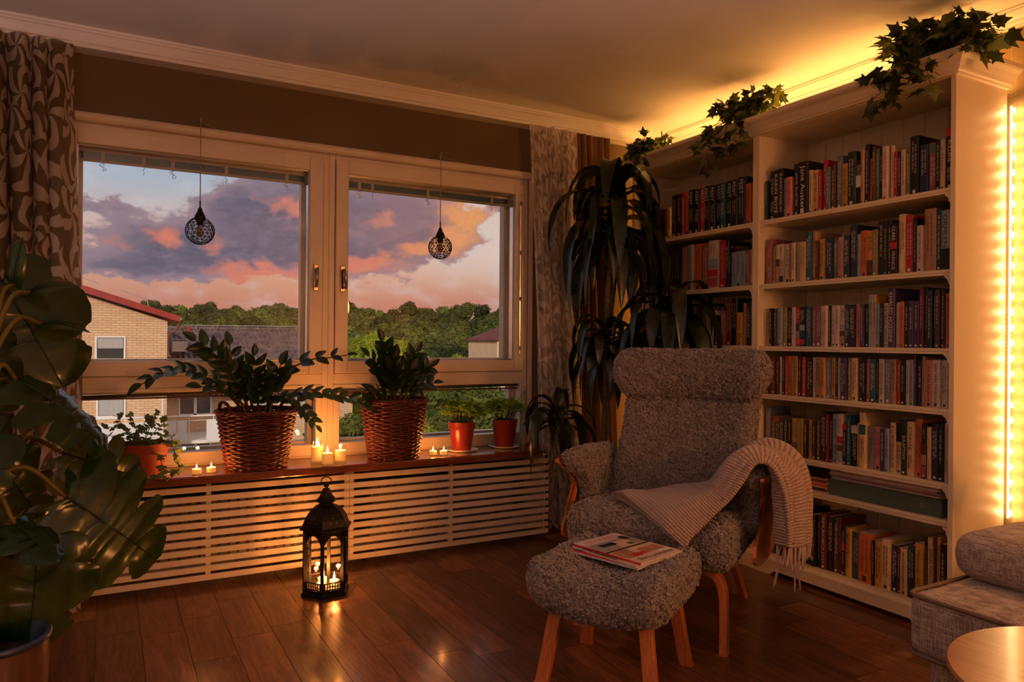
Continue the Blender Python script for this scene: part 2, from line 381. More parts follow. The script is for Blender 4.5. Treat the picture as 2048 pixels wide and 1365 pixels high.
w2 = make_window('window_2', -2.13, WX1, -2.034, -1.073, -2.07, -1.03, -2.064, 1, 'right white window with an upper sash and a lower light')
sb = MB(); sb.tube([(-1.045, -.018, 1.0), (-1.045, -.018, 1.86)], .0035, 6)
for zz in (1.02, 1.3, 1.56, 1.84): sb.box(-1.052, -1.038, -.024, -.011, zz, zz + .022)
o = sb.build('espagnolette_rod', CHROME, w2); o.data.transform(Matrix.Translation((2.13, 0, -.49)))
sb = MB(); sb.tube([(-1.012, -.012, .58), (-1.012, -.012, .80)], .003, 6)
for zz in (.60, .69, .77): sb.box(-1.02, -1.004, -.018, -.0, zz, zz + .02)
o = sb.build('stay_rod', CHROME, w2); o.data.transform(Matrix.Translation((2.13, 0, -.49)))
struct(MB().prism([(0, 1.992), (-.022, 1.996), (-.03, 2.008), (-.03, 2.022), (-.022, 2.034), (0, 2.038)], WX1 - WX0 + .06, 'x', o=WX0 - .03).build('trim_3', FRAMEW, bevel=.003))
struct(MB().box(WX0 - .02, WX0, -.012, 0, .49, 1.995).box(WX1, WX1 + .025, -.012, 0, .49, 1.995).build('trim_4', FRAMEW))
SILLW = wood('sill_wood', srgb(92, 46, 24), srgb(128, 70, 40), rough=.22, scale=6, stretch=(1, 8, 8), coat=.3)
sl = struct(MB().box(-3.26, -1.055, -.30, .012, .455, .49).build('window_sill', SILLW, bevel=.006))
sl['label'] = 'polished brown wooden window sill over the slatted cover'; sl['category'] = 'window sill'
# raised venetian blinds
SLAT = M('blind_slat', (.42, .38, .34), .35, metal=.2)
CORD = M('blind_cord', (.45, .42, .38), .8)
def blind(x0, x1, z1, lab, clips):
    r = thing('venetian_blind', lab, 'blind', (x0, .075, z1), group='raised venetian blinds')
    Wd = x1 - x0
    MB().box(0, Wd, -.013, .013, -.016, 0).build('headrail', SLAT, r)
    for i in range(9):
        z = -.018 - i * .0030; MB().add([(0.004, -.012, z - .0006), (Wd - .004, -.012, z - .0006), (Wd - .004, 0, z + .001), (.004, 0, z + .001), (Wd - .004, .012, z - .0006), (.004, .012, z - .0006)], [(0, 1, 2, 3), (3, 2, 4, 5)]).build('slat', SLAT, r)
    MB().box(.002, Wd - .002, -.011, .011, -.056, -.046).build('bottom_rail', SLAT, r, bevel=.002)
    for k, cx in enumerate(clips):
        c = MB(); c.box(cx - .008, cx + .008, -.0145, -.0125, -.057, -.012); c.build('clip', SLAT, r)
        c = MB(); q = [(cx + .01 * math.sin(a * 2.1 + k) * (1 - a / 9), -.014 + .003 * math.cos(a * 3), -.04 - .007 * a) for a in range(0, 9)]
        if k % 2 == 0: q += [(cx + .014 * math.sin(a * 1.3), -.014, -.096 + .007 * a) for a in range(1, 6)]
        c.tube(bez(q, 3), .0011, 4); c.build('cord', CORD, r)
blind(-3.205, -2.235, 1.90, 'raised venetian blind bunched at the top of the left window', (.09, .25, .37, .6, .88))
blind(-2.028, -1.08, 1.90, 'raised venetian blind bunched at the top of the right window', (.07, .14, .45, .84))
DKBLIND = M('dark_roller', (.09, .055, .04), .6)
for a, b_, lab in ((-3.24, -2.195, 'thin dark rolled blind atop the left lower pane'), (-2.066, -1.034, 'thin dark rolled blind atop the right lower pane')):
    r = thing('rolled_blind', lab, 'blind', (a, .03, .818), group='rolled blinds on the lower panes')
    MB().tube([(0, 0, -.006), (b_ - a, 0, .004)], .0075, 8).build('roll', DKBLIND, r, smooth=True)
    MB().box(0, b_ - a, -.003, .003, -.02, -.012).build('pull_bar', DKBLIND, r)

# ------------------------------------------------------------------ slatted radiator covers and radiators
SLATP = M('cover_slat_paint', (.72, .62, .48), .45, var=.06, vscale=5)
RADP = M('radiator_enamel', (.22, .17, .12), .5)
def cover(x0, x1, cx, lab):
    r = thing('radiator_cover', lab, 'radiator cover', (x0, -.245, .03), group='slatted radiator covers')
    Wd = x1 - x0
    for a, b_ in ((0, .022), (cx - x0 - .010, cx - x0 + .010), (Wd - .022, Wd)):
        MB().box(a, b_, .010, .030, 0, .42).build('upright', SLATP, r)
    pitch = .0378
    me = MB().box(0, Wd, 0, .011, 0, .0245).mesh('slat', SLATP)
    for i in range(11):
        link_mesh('slat', me, r, Matrix.Translation((0, 0, .0 + i * pitch + (.003 if i == 10 else 0))))
    return r
cover(-3.215, -2.088, -2.705, 'left slatted white radiator cover behind the lantern')
cover(-2.086, -.985, -1.56, 'right slatted white radiator cover under the basket and herb pots')
struct(MB().box(-3.215, -3.2, -.235, -.0, .03, .45).box(-1.0, -.985, -.235, -.0, .03, .45).build('trim_5', SLATP))
def radiator(x0, x1, lab):
    r = thing('radiator', lab, 'radiator', (x0, -.12, .10), group='radiators behind the covers')
    b = MB(); n = int((x1 - x0) / .04)
    for i in range(n):
        a = i * (x1 - x0) / n; d = (x1 - x0) / n
        b.prism([(a, -.02), (a + d * .25, -.03), (a + d * .75, -.03), (a + d, -.02), (a + d, .03), (a, .03)], .27, 'z', o=0)
    b.build('panel', RADP, r)
    g_ = MB()
    for i in range(int((x1 - x0) / .012)): g_.box(i * .012, i * .012 + .006, -.03, .03, .27, .285)
    g_.build('grille', DARKV, r)
    [MB().tube([(a, 0, -.10), (a, 0, 0)], .009, 8).build('pipe', RADP, r) for a in (.03, x1 - x0 - .03)]
radiator(-3.1, -2.25, 'pale panel radiator glimpsed through the left cover slats')
radiator(-1.95, -1.15, 'pale panel radiator glimpsed through the right cover slats')
# ================================================================== OUTSIDE THE WINDOW
GZ = -9.5
GRASS = M('grass_ground', srgb(74, 92, 40), .95, var=.4, vscale=.4)
gm = MB(); NX, NY = 40, 40; P_ = np.zeros((NX, NY, 3))
for i in range(NX):
    for j in range(NY):
        x = -120 + 320 * i / (NX - 1); y = 3 + 360 * (j / (NY - 1)) ** 1.5
        d = max(0, y - 60); P_[i, j] = (x, y, GZ + 8.5 * (1 - math.exp(-d / 110)) + .6 * math.sin(x * .06) * min(1, d / 40))
gm.grid(P_); go = gm.build('ground', GRASS, smooth=True); struct(go); go['label'] = 'grassy ground sloping up under the trees'; go['category'] = 'ground'
def gz(x, y): d = max(0, y - 60); return GZ + 8.5 * (1 - math.exp(-d / 110)) + .6 * math.sin(x * .06) * min(1, d / 40)

# --- brick apartment house
mb_ = bpy.data.materials.new('yellow_brick'); mb_.use_nodes = True; t = NT(mb_.node_tree)
oc = t.n('ShaderNodeSeparateXYZ', {0: t.n('ShaderNodeTexCoord').outputs['Object']})
bv = t.n('ShaderNodeCombineXYZ', {0: t.math('ADD', oc.outputs[0], oc.outputs[1]), 1: oc.outputs[2], 2: 0.0}).outputs[0]
bt = t.n('ShaderNodeTexBrick', {'Vector': bv, 'Color1': srgb(214, 178, 138) + (1,), 'Color2': srgb(228, 198, 164) + (1,), 'Mortar': srgb(160, 124, 92) + (1,), 'Scale': 1.0, 'Mortar Size': .007, 'Brick Width': .27, 'Row Height': .088, 'Bias': .2})
bn_ = t.mix(t.math('MULTIPLY', t.noise(bv, .6, 4), .25), bt.outputs[0], srgb(180, 130, 80))
pb = t.n('ShaderNodeBsdfPrincipled', {'Base Color': bn_, 'Roughness': .85}); t.t.links.new(pb.outputs[0], t.n('ShaderNodeOutputMaterial').inputs[0])
BRICK = mb_
REDM = M('red_fascia', srgb(150, 40, 36), .5, var=.25, vscale=1.2)
WINW = M('white_window_paint', (.85, .83, .80), .4)
DGLASS = M('dark_window_glass', (.05, .06, .06), .06, spec=.9)
CURT = M('net_curtain', (.42, .42, .42), .9)
GREYM = M('galvanised_metal', (.45, .47, .50), .4, metal=.6)
PIPE = M('brown_downpipe', srgb(120, 72, 56), .5)
PANEL = M('white_balcony_panel', (.78, .80, .84), .45)
Yg = 26.0; Yw = 31.0
def win_part(parent, x0, x1, z0, z1, y, bars=0, curtain=False):
    f = MB(); ring(f, x0, x1, z0, z1, .07, .07, .07, .09, y - .05, y + .03)
    for k in range(bars):
        c = x0 + (x1 - x0) * (k + 1) / (bars + 1); f.box(c - .05, c + .05, y - .05, y + .03, z0, z1)
    fo = f.build('window', WINW, parent)
    MB().box(x0 + .05, x1 - .05, y - .012, y - .002, z0 + .05, z1 - .05).build('pane', DGLASS, fo)
    if curtain:
        c = MB(); n = 16
        c.grid([[(x0 + .1 + (x1 - x0 - .2) * i / n, y + .0 + .018 * math.sin(i * 1.7) - .035, z) for z in (z0 + .45 * (z1 - z0), z1 - .1)] for i in range(n + 1)]); c.build('curtain', CURT, fo)
hb = thing('apartment_house', 'yellow brick apartment gable with sloping red roof edge and white windows', 'building', (-3.5, Yg, GZ))
def hp(mb, nm, mat, par=None, smooth=False):
    o = mb.build(nm, mat, par or hb, smooth=smooth); o.data.transform(Matrix.Translation((3.5, -Yg, -GZ))); return o
gx1 = -1.145; gx0 = -11.0                    # gable wall corner and far end
zr = lambda x: 1.69 + 0.329 * (gx1 - x)       # roof line of the gable
hp(MB().prism([(gx0, GZ), (gx1, GZ), (gx1, zr(gx1)), (gx0, zr(gx0))], 9.0, 'y', o=Yg), 'gable_wall', BRICK)
fas = [(gx0 - .3, zr(gx0 - .3) - .02), (gx1 + .38, zr(gx1 + .38) + .10), (gx1 + .38, zr(gx1 + .38) + .31), (gx0 - .3, zr(gx0 - .3) + .29)]
hp(MB().prism(fas, 9.6, 'y', o=Yg - .38), 'red_roof', REDM)
for xs in (-3.45, -1.9):
    zz = zr(xs) + .29; hp(MB().tube([(xs + .12, Yg - .2, zz - .1), (xs + .08, Yg - .2, zz + .22), (xs - .02, Yg - .2, zz + .28), (xs - .75, Yg - .2, zz + .52)], .012, 6), 'roof_hook', GREYM)
hp(MB().tube(bez([(gx1 + .36, Yg - .1, 1.68), (gx1 + .33, Yg - .05, 1.45), (gx1 + .06, Yg + .05, 1.2), (gx1 + .03, Yg + .1, .9), (gx1 + .03, Yg + .1, .5), (gx1 + .10, Yg, .38)], 5), .045, 8), 'downpipe', PIPE, smooth=True)
hp(MB().tube([(gx1 + .40, Yg - .3, 1.78), (gx1 + .40, Yg + 9, 1.78)], .06, 8), 'gutter', GREYM)
def hw(parent, x0, x1, z0, z1, y, bars=0, curtain=0.0):
    f = MB(); ring(f, x0, x1, z0, z1, .06, .06, .06, .08, y - .06, y + .02)
    for k in range(bars):
        c = x0 + (x1 - x0) * (k + 1) / (bars + 1); f.box(c - .06, c + .06, y - .06, y + .02, z0, z1)
    fo = hp(f, 'window', WINW, parent)
    hp(MB().box(x0 + .04, x1 - .04, y - .03, y - .01, z0 + .05, z1 - .05), 'pane', DGLASS, fo)
    if curtain:
        c = MB(); n = 18; c.grid([[(x0 + .08 + (x1 - x0 - .16) * i / n, y - .038 + .004 * math.sin(i * 1.7), z) for z in (z0 + curtain * (z1 - z0), z1 - .08)] for i in range(n + 1)]); hp(c, 'curtain', CURT, fo)
hw(hb, -3.451, -2.496, .248, 1.131, Yg, 0, .5)
hw(hb, -3.397, -2.48, -1.774, -.996, Yg, 0, .12)
hw(hb, -3.397, -2.48, -4.2, -3.3, Yg, 0, .3)
# the lower wing with its tiled roof
hb2 = thing('tiled_wing', 'lower brick wing with dark tiled roof and white casement windows', 'building', (3.0, Yw, GZ))
def tr2(o): o.data.transform(Matrix.Translation((-3.0 - 3.5, Yg - Yw, 0))); return o
def hp2(mb, nm, mat, par=None, smooth=False):
    o = mb.build(nm, mat, par or hb2, smooth=smooth); o.data.transform(Matrix.Translation((-3.0, -Yw, -GZ))); return o
_hp = hp
hp2(MB().box(-1.13, 7.3, Yw, Yw + 11, GZ, -1.3), 'brick_wall', BRICK)
hp = hp2
hw(hb2, -.36, .973, -2.287, -1.45, Yw, 1); hw(hb2, -.285, .95, -4.487, -3.466, Yw, 1); hw(hb2, 4.6, 5.6, -2.5, -1.5, Yw, 0, .3)
hp2(MB().box(2.605, 3.306, Yw - .06, Yw, -3.4, -1.36), 'door', M('grey_door', (.42, .43, .44), .5))
hp2(MB().tube(bez([(1.75, Yw - .25, -1.45), (2.0, Yw - .3, -1.75), (2.35, Yw - .3, -1.85)], 5), .05, 8), 'red_gutter_bend', REDM, smooth=True)
hp = _hp
TILE = M('roof_tile', srgb(104, 86, 86), .55, var=.4, vscale=2.2, vdetail=6)
# corrugated rows of roof tiles
tx0, tx1 = -1.12, 7.5; rows, per = 14, .24; ncol = int((tx1 - tx0) / per)
ey, ez, ry, rz_ = Yw - .5, -1.42, 37.0, 1.56
tm = MB(); seg = 6
for r_ in range(rows):
    a, b_ = r_ / rows, (r_ + 1) / rows + .012
    def rowpts(tt, lift):
        return [(tx0 + per * i / seg, ey + (ry - ey) * tt, ez + (rz_ - ez) * tt + lift + .050 * math.sin(2 * PI * i / seg) + .018 * math.sin(4 * PI * i / seg)) for i in range(ncol * seg + 1)]
    tm.grid([rowpts(a, .085), rowpts(b_, .012)]); tm.grid([rowpts(a, .02), rowpts(a, .085)])
to = hp2(tm, 'roof_tiles', TILE, smooth=False); to['kind'] = 'stuff'
hp2(MB().prism([(ey, ez - .05), (ry, rz_ - .05), (Yw + 11.5, ez - .05)], tx1 - tx0, 'x', o=tx0), 'roof_deck', DARKV)
hp2(MB().tube([(tx0, ry, rz_ + .03), (tx1, ry, rz_ + .03)], .09, 10), 'ridge_tiles', TILE, smooth=True)
rl = MB(); rl.tube([(.3, 36.8, 1.73), (6.2, 36.8, 1.76)], .022, 6)
for k in range(6): rl.tube([(.9 + k * 1.0, 36.8, 1.52), (.9 + k * 1.0, 36.8, 1.73)], .014, 5)
hp2(rl, 'roof_rail', GREYM)
ld = MB(); ld.tube([(.72, 36.6, 1.48), (1.15, 34.9, .72)], .018, 5); ld.tube([(1.2, 36.6, 1.48), (1.6, 34.9, .72)], .018, 5)
for k in range(5): q = k / 5; ld.tube([(.72 + .43 * q, 36.6 - 1.7 * q, 1.48 - .76 * q), (1.2 + .4 * q, 36.6 - 1.7 * q, 1.48 - .76 * q)], .012, 5)
hp2(ld, 'roof_ladder', GREYM)
hp2(MB().tube(bez([(.52, 36.7, 1.62), (.50, 36.4, 1.35), (.58, 35.9, 1.1)], 4), .10, 8), 'vent_pipe', REDM, smooth=True)
hp2(MB().box(-.42, .22, 33.6, 34.4, .45, .92), 'roof_hatch', M('cream_hatch', (.7, .62, .52), .6))
hp2(MB().tube([(-.45, 33.5, .4), (-.45, 33.5, 1.02), (.2, 33.5, 1.02), (.2, 33.5, .4)], .02, 6), 'hatch_rail', GREYM)
hp2(MB().box(5.95, 6.12, 36.0, 36.2, .95, 1.45), 'chimney_pipe', REDM)
# balconies with white panels
def balcony(x0, x1, y, ztop, panels, slat, lab, yback):
    r = thing('balcony', lab, 'balcony', ((x0 + x1) / 2, y, ztop - 1.0), group='white balconies on the brick house'); cx = (x0 + x1) / 2
    L = Matrix.Translation((-cx, -y, -(ztop - 1.0)))
    def b(mb, nm, mat=PANEL): o = mb.build(nm, mat, r); o.data.transform(L); return o
    b(MB().box(x0, x1, y, yback, ztop - 1.10, ztop - .98), 'slab', WINW)
    b(MB().tube([(x0, y, ztop), (x1, y, ztop)], .035, 8).tube([(x0, y, ztop - .18), (x1, y, ztop - .18)], .012, 6), 'handrail', WINW)
    n = max(2, int((x1 - x0) / .8))
    for k in range(n + 1): b(MB().tube([(x0 + (x1 - x0) * k / n, y, ztop - 1.0), (x0 + (x1 - x0) * k / n, y, ztop)], .016, 6), 'baluster', WINW)
    for a, c in panels:
        if slat:
            for q in range(9): b(MB().box(a, c, y - .03, y - .01, ztop - .94 + q * .088, ztop - .94 + q * .088 + .08), 'slat')
        else: b(MB().box(a, c, y - .03, y - .012, ztop - 1.06, ztop - .15), 'panel')
    return r
balcony(-4.6, -1.50, 23.0, -1.52, [(-4.58, -1.52)], True, 'white slatted balcony front on the brick gable', 26.0)
balcony(-1.10, 1.6, 28.0, -2.02, [(-1.09, -.67), (-.625, -.293), (.436, 1.25)], False, 'balcony with separate white panels beside the tall post', 31.0)
pst = tag(MB().tube([(-1.465, 23, GZ), (-1.465, 23, -.79)], .035, 8).build('balcony_post', WINW), 'tall white post at the balcony corner', 'post')
# house among the trees at the right
h3 = thing('cream_house', 'small cream house with red hipped roof among the trees', 'building', (44.2, 75, gz(44, 75)))
def hp3(mb, nm, mat, par=None): o = mb.build(nm, mat, par or h3); o.data.transform(Matrix.Translation((-41.6, -75, -gz(41, 75)))); return o
CREAM = M('cream_render', srgb(236, 196, 158), .85, var=.06, vscale=1)
hp3(MB().box(37.63, 45.6, 75, 83, -16, 1.25), 'wall', CREAM)
rv = [(37.2, 74.6, 1.25), (46.0, 74.6, 1.25), (46.0, 83.4, 1.25), (37.2, 83.4, 1.25), (40.6, 78.5, 3.3), (42.6, 78.5, 3.3)]
hp3(MB().add(rv, [(0, 1, 5, 4), (1, 2, 5), (2, 3, 4, 5), (3, 0, 4), (3, 2, 1, 0)]), 'roof', M('red_tile_roof', srgb(120, 62, 52), .8, var=.2, vscale=1.5))
hp = hp3; hw(h3, 38.94, 39.9, -.95, .0, 75); hw(h3, 41.6, 42.6, -.95, 0, 75); hp = _hp
h3.location = (27.6, 49.5, -5.35); h3.scale = (.68, .68, .68)

# --- trees: crowns of leaves over a lumpy core, on a branching trunk
def leafmat(name, c, c2, tr=.35):
    m = bpy.data.materials.new(name); m.use_nodes = True; t = NT(m.node_tree)
    tc = t.n('ShaderNodeTexCoord').outputs['Object']; r = t.n('ShaderNodeObjectInfo').outputs['Random']
    cc = t.mix(t.smooth(t.noise(tc, .8, 4), .3, .7), c, c2)
    cc = t.n('ShaderNodeHueSaturation', {'Hue': t.math('ADD', .485, t.math('MULTIPLY', r, .03)), 'Value': t.math('ADD', .65, t.math('MULTIPLY', r, .7)), 'Color': cc}).outputs[0]
    d = t.n('ShaderNodeBsdfDiffuse', {'Color': cc}); tl = t.n('ShaderNodeBsdfTranslucent', {'Color': cc})
    t.t.links.new(t.n('ShaderNodeMixShader', {0: tr, 1: d.outputs[0], 2: tl.outputs[0]}).outputs[0], t.n('ShaderNodeOutputMaterial').inputs[0]); return m
LEAFS = {'dark': leafmat('dark_foliage', srgb(58, 70, 44), srgb(104, 112, 66)), 'mid': leafmat('mid_foliage', srgb(86, 98, 50), srgb(134, 142, 76)), 'bright': leafmat('bright_foliage', srgb(126, 136, 40), srgb(176, 178, 66))}
BARK = M('bark', srgb(70, 56, 44), .9, var=.3)
def crown_mesh(seed, kind, R, Hc, nleaf, lsize):
    rg = np.random.default_rng(seed); mb = MB(); nb = 16; cs = []
    for k in range(nb):
        u = rg.normal(size=3); u /= np.linalg.norm(u); q = u * np.array([R * .62, R * .62, Hc * .36]) * rg.uniform(.5, 1.0) ** .5
        cs.append((q + [0, 0, Hc * .5], rg.uniform(.30, .5) * R))
    for c, r_ in cs:
        bm = bmesh.new(); bmesh.ops.create_icosphere(bm, subdivisions=1, radius=r_ * .86)
        vs = [np.array(v.co) * (1 + .12 * rg.normal()) + c for v in bm.verts]; fs = [tuple(v.index for v in f.verts) for f in bm.faces]; bm.free(); mb.add(vs, fs)
    per = nleaf // nb
    for c, r_ in cs:
        d = rg.normal(size=(per, 3)); d /= np.linalg.norm(d, axis=1)[:, None]; d[:, 2] = np.abs(d[:, 2]) * .8 + d[:, 2] * .2
        pos = c + d * r_ * rg.uniform(.86, 1.14, (per, 1))
        a = rg.normal(size=(per, 3)); b = np.cross(d, a); b /= np.linalg.norm(b, axis=1)[:, None]; a = np.cross(b, d) + .5 * d * rg.normal(size=(per, 1))
        s_ = lsize * rg.uniform(.6, 1.3, (per, 1))
        o = len(mb.v); Q = np.stack([pos - a * s_, pos + b * s_ * .7, pos + a * s_, pos - b * s_ * .7], 1).reshape(-1, 3)
        mb.v.extend(map(tuple, Q)); fs = [(o + 4 * i, o + 4 * i + 1, o + 4 * i + 2, o + 4 * i + 3) for i in range(per)]; mb.f.extend(fs); mb.m.extend([0] * per)
    return mb.mesh('crown', LEAFS[kind])
def trunk_mesh(h):
    mb = MB(); mb.tube([(0, 0, -h), (.1, .05, -h * .4), (0, 0, h * .2)], [.32, .24, .12], 7)
    for k in range(4): a = k * 1.7; mb.tube([(0, 0, -.6 + .3 * k), (math.cos(a) * 1.2, math.sin(a) * 1.2, 1.2 + .4 * k)], [.11, .05], 5)
    return mb.mesh('trunk', BARK)
CR = {'dark': [crown_mesh(11 + k, 'dark', 4.2, 6.6, 2600, .30) for k in range(3)], 'mid': [crown_mesh(31 + k, 'mid', 4.0, 6.2, 2600, .30) for k in range(3)], 'bright': [crown_mesh(51 + k, 'bright', 3.6, 5.4, 3000, .26) for k in range(2)]}
CRN = {'mid': [crown_mesh(71, 'mid', 4.0, 6.2, 12000, .15)], 'bright': [crown_mesh(81, 'bright', 3.6, 5.4, 12000, .13)], 'dark': [crown_mesh(91, 'dark', 4.2, 6.6, 12000, .15)]}
TRK = trunk_mesh(6.0)
tr_rng = random.Random(21)
rown = {}
def tree(azd, dist, topz, kind, sc, row):
    a = math.radians(azd); x, y = -3.1 + dist * math.sin(a), -3.64 + dist * math.cos(a)
    me = tr_rng.choice((CRN if row in ('near', 'nearest', 'low', 'fifth', 'bright') else CR)[kind]); hc = max(v.co.z for v in me.vertices) * sc; zb = topz - hc
    k = rown.setdefault(row, 0); rown[row] += 1
    r = thing('tree', '', 'tree', (x, y, gz(x, y)), tr_rng.uniform(0, 6.28), group='trees on the wooded slope')
    cr_ = link_mesh('crown', me, r, Matrix.Translation((0, 0, zb - gz(x, y))) @ Matrix.Scale(sc, 4))
    hh = max(.5, zb - gz(x, y)); link_mesh('trunk', TRK, r, Matrix.Translation((0, 0, hh)) @ Matrix.Diagonal((sc, sc, hh / 6.0, 1)))
    TREES.append((r, row, azd)); return r
TREES = []
def row(name, dist, az0, az1, step, top, kinds, sc, jit=.35):
    a = az0
    while a < az1:
        tt = top(a) if callable(top) else top
        elv = math.tan(math.radians(tt + tr_rng.uniform(-jit, jit)))
        d = dist * tr_rng.uniform(.93, 1.07); tree(a + tr_rng.uniform(-.3, .3) * step, d, 1.07 + d * elv, tr_rng.choice(kinds), sc * tr_rng.uniform(.85, 1.2), name); a += step
row('skyline', 210, -1.0, 33, .95, lambda a: 2.6 + .22 * math.sin(a * 1.3) + (.2 if a > 20 else 0), ['dark', 'dark', 'mid'], .72, .28)
row('upper', 180, 1.0, 33, 1.1, lambda a: 2.1 + .15 * math.sin(a * .9), ['mid', 'dark', 'dark'], .78, .2)
row('second', 150, 3.0, 33, 1.3, lambda a: 1.6 + .15 * math.sin(a * .9), ['mid', 'dark', 'mid'], .80, .2)
row('third', 122, 5.5, 33, 1.7, lambda a: 1.05 + (.1 if a > 14 else 0), ['mid', 'mid', 'dark'], .82, .25)
row('fourth', 98, 14.5, 33, 2.1, .45, ['dark', 'mid', 'mid'], .82, .25)
row('fifth', 80, 14.5, 33, 2.5, -.35, ['mid', 'dark', 'mid'], .78, .25)
row('near', 62, 15.0, 27, 3.4, -1.9, ['mid', 'bright', 'mid'], .85, .3)
row('nearest', 46, 13.5, 33, 4.2, -3.4, ['mid', 'bright'], .72, .3)
row('low', 36, 14.0, 33, 5.0, -5.4, ['bright', 'mid'], .65, .3)
for a_, d_, e_, sc_ in ((16.6, 72, .25, .70), (18.4, 70, .75, .85), (20.6, 71, .1, .72), (26.3, 66, -1.25, .42), (28.3, 64, -1.3, .42), (8.2, 105, 1.1, .50), (24.5, 68, -1.0, .5)):
    tree(a_, d_, 1.07 + d_ * math.tan(math.radians(e_)), 'bright', sc_, 'bright')
ROWD = {'upper': 'dark green tree in the row under the skyline', 'fifth': 'green tree at the foot of the wooded slope', 'skyline': 'dark tree on the far skyline of the wood', 'second': 'rounded green tree just below the wooded skyline', 'third': 'leafy green tree halfway down the wooded slope', 'fourth': 'full green tree low on the wooded slope',
        'near': 'leafy tree below the slope behind the herb pots', 'nearest': 'near leafy tree seen through the right lower pane', 'low': 'low leafy treetop close below the right window', 'bright': 'bright yellow-green tree standing out from the wood'}
ORD = ['first', 'second', 'third', 'fourth', 'fifth', 'sixth', 'seventh', 'eighth', 'ninth'] + ['%dth' % i for i in range(10, 60)]
ORD[20] = '21st'; ORD[21] = '22nd'; ORD[22] = '23rd'; ORD[30] = '31st'; ORD[31] = '32nd'; ORD[32] = '33rd'; ORD[40] = '41st'; ORD[41] = '42nd'; ORD[42] = '43rd'
for nm in ROWD:
    for k, (r, _, a_) in enumerate(sorted([q for q in TREES if q[1] == nm], key=lambda q: q[2])): r['label'] = ROWD[nm] + ', ' + ORD[k] + ' from the left'
# ================================================================== BOOKCASES AND BOOKS
BXF, BXB = -.38, -.04
SHZ = [1.654, 1.351, 1.058, .832, .556, .418]
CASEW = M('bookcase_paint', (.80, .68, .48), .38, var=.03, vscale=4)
def bookcase(y0, y1, lab, right_end):
    # y0 > y1 ; stands against the right wall, open towards -x
    r = thing('bookcase', lab, 'bookcase', (BXB, (y0 + y1) / 2, 0), group='tall cream-white bookcases'); cy = (y0 + y1) / 2
    L = Matrix.Translation((-BXB, -cy, 0))
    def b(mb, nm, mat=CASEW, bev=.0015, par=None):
        o = mb.build(nm, mat, par or r, bevel=bev); o.data.transform(L); return o
    t_ = .02
    b(MB().box(BXF, BXB, y0 - t_, y0, 0, 2.085), 'side_panel'); b(MB().box(BXF, BXB, y1, y1 + t_, 0, 2.085), 'side_panel')
    # beadboard back of separate boards
    n = 9; wd = (y0 - y1 - 2 * t_) / n
    for i in range(n):
        a = y1 + t_ + i * wd; b(MB().box(BXB - .006, BXB, a + .0018, a + wd - .0018, .06, 2.08), 'back_board', bev=.002)
    b(MB().box(BXB - .002, BXB, y1 + t_, y0 - t_, .06, 2.08), 'back_sheet', bev=0)
    b(MB().box(BXF + .004, BXB - .006, y1 + t_, y0 - t_, 2.06, 2.085), 'top_board')
    for z in SHZ:
        s = b(MB().box(BXF + .012, BXB - .006, y1 + t_, y0 - t_, z - .022, z), 'shelf')
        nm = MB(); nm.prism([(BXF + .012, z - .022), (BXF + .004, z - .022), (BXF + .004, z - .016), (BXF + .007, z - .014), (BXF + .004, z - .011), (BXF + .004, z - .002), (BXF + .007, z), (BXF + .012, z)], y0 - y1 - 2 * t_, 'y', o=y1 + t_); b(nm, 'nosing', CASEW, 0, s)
        for sy, e in ((y0 - t_, -1), (y1 + t_, 1)):
            pr = [(sy, z - .022), (sy + e * .022, z - .022), (sy + e * .022, z - .028), (sy + e * .014, z - .034), (sy + e * .009, z - .044), (sy + e * .009, z - .050), (sy + e * .004, z - .056), (sy, z - .056)]
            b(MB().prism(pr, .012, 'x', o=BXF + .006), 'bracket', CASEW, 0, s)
    b(MB().box(BXF + .002, BXB - .006, y1 + t_, y0 - t_, .06, .083), 'bottom_board')
    # plinth with scalloped feet
    px = BXF - .022; ft = .12
    pl = [(y1, 0), (y1 + ft, 0), (y1 + ft + .012, .010), (y1 + ft + .02, .014), (y1 + ft + .03, .022), (y0 - ft - .03, .022), (y0 - ft - .02, .014), (y0 - ft - .012, .010), (y0 - ft, 0), (y0, 0), (y0, .072), (y1, .072)]
    b(MB().prism(pl, .022, 'x', o=px), 'plinth'); b(MB().prism([(px - .0, .072), (px + .006, .078), (px + .010, .084), (BXF + .003, .086), (BXF + .003, .072)], y0 - y1, 'y', o=y1), 'plinth_moulding', bev=0)
    # crown moulding with a return on the open end
    c = [(BXF, 2.062), (BXF - .012, 2.064), (BXF - .014, 2.070), (BXF - .020, 2.075), (BXF - .026, 2.088), (BXF - .040, 2.108), (BXF - .054, 2.120), (BXF - .058, 2.126), (BXF - .058, 2.142), (BXF, 2.142)]
    ov = .058 if right_end else 0
    cm = MB(); k = len(c); vs = [(a, y0, z) for a, z in c] + [(a, y1 - (BXF - a if right_end else 0), z) for a, z in c]
    cm.add(vs, [tuple(range(k)), tuple(range(k, 2 * k))[::-1]] + [(i, k + i, k + (i + 1) % k, (i + 1) % k) for i in range(k)]); b(cm, 'crown', bev=0)
    if right_end:
        cm = MB(); vs = [(a, y1 - (BXF - a), z) for a, z in c] + [(BXB, y1 - (BXF - a), z) for a, z in c]
        cm.add(vs, [tuple(range(k)), tuple(range(k, 2 * k))[::-1]] + [(i, k + i, k + (i + 1) % k, (i + 1) % k) for i in range(k)]); b(cm, 'crown_return', bev=0)
    return r
YA0, YA1, YC1 = -.182, -1.127, -2.072
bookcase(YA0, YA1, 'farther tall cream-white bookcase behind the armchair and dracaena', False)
bookcase(YA1, YC1, 'nearer tall cream-white bookcase with light strip along its side', True)

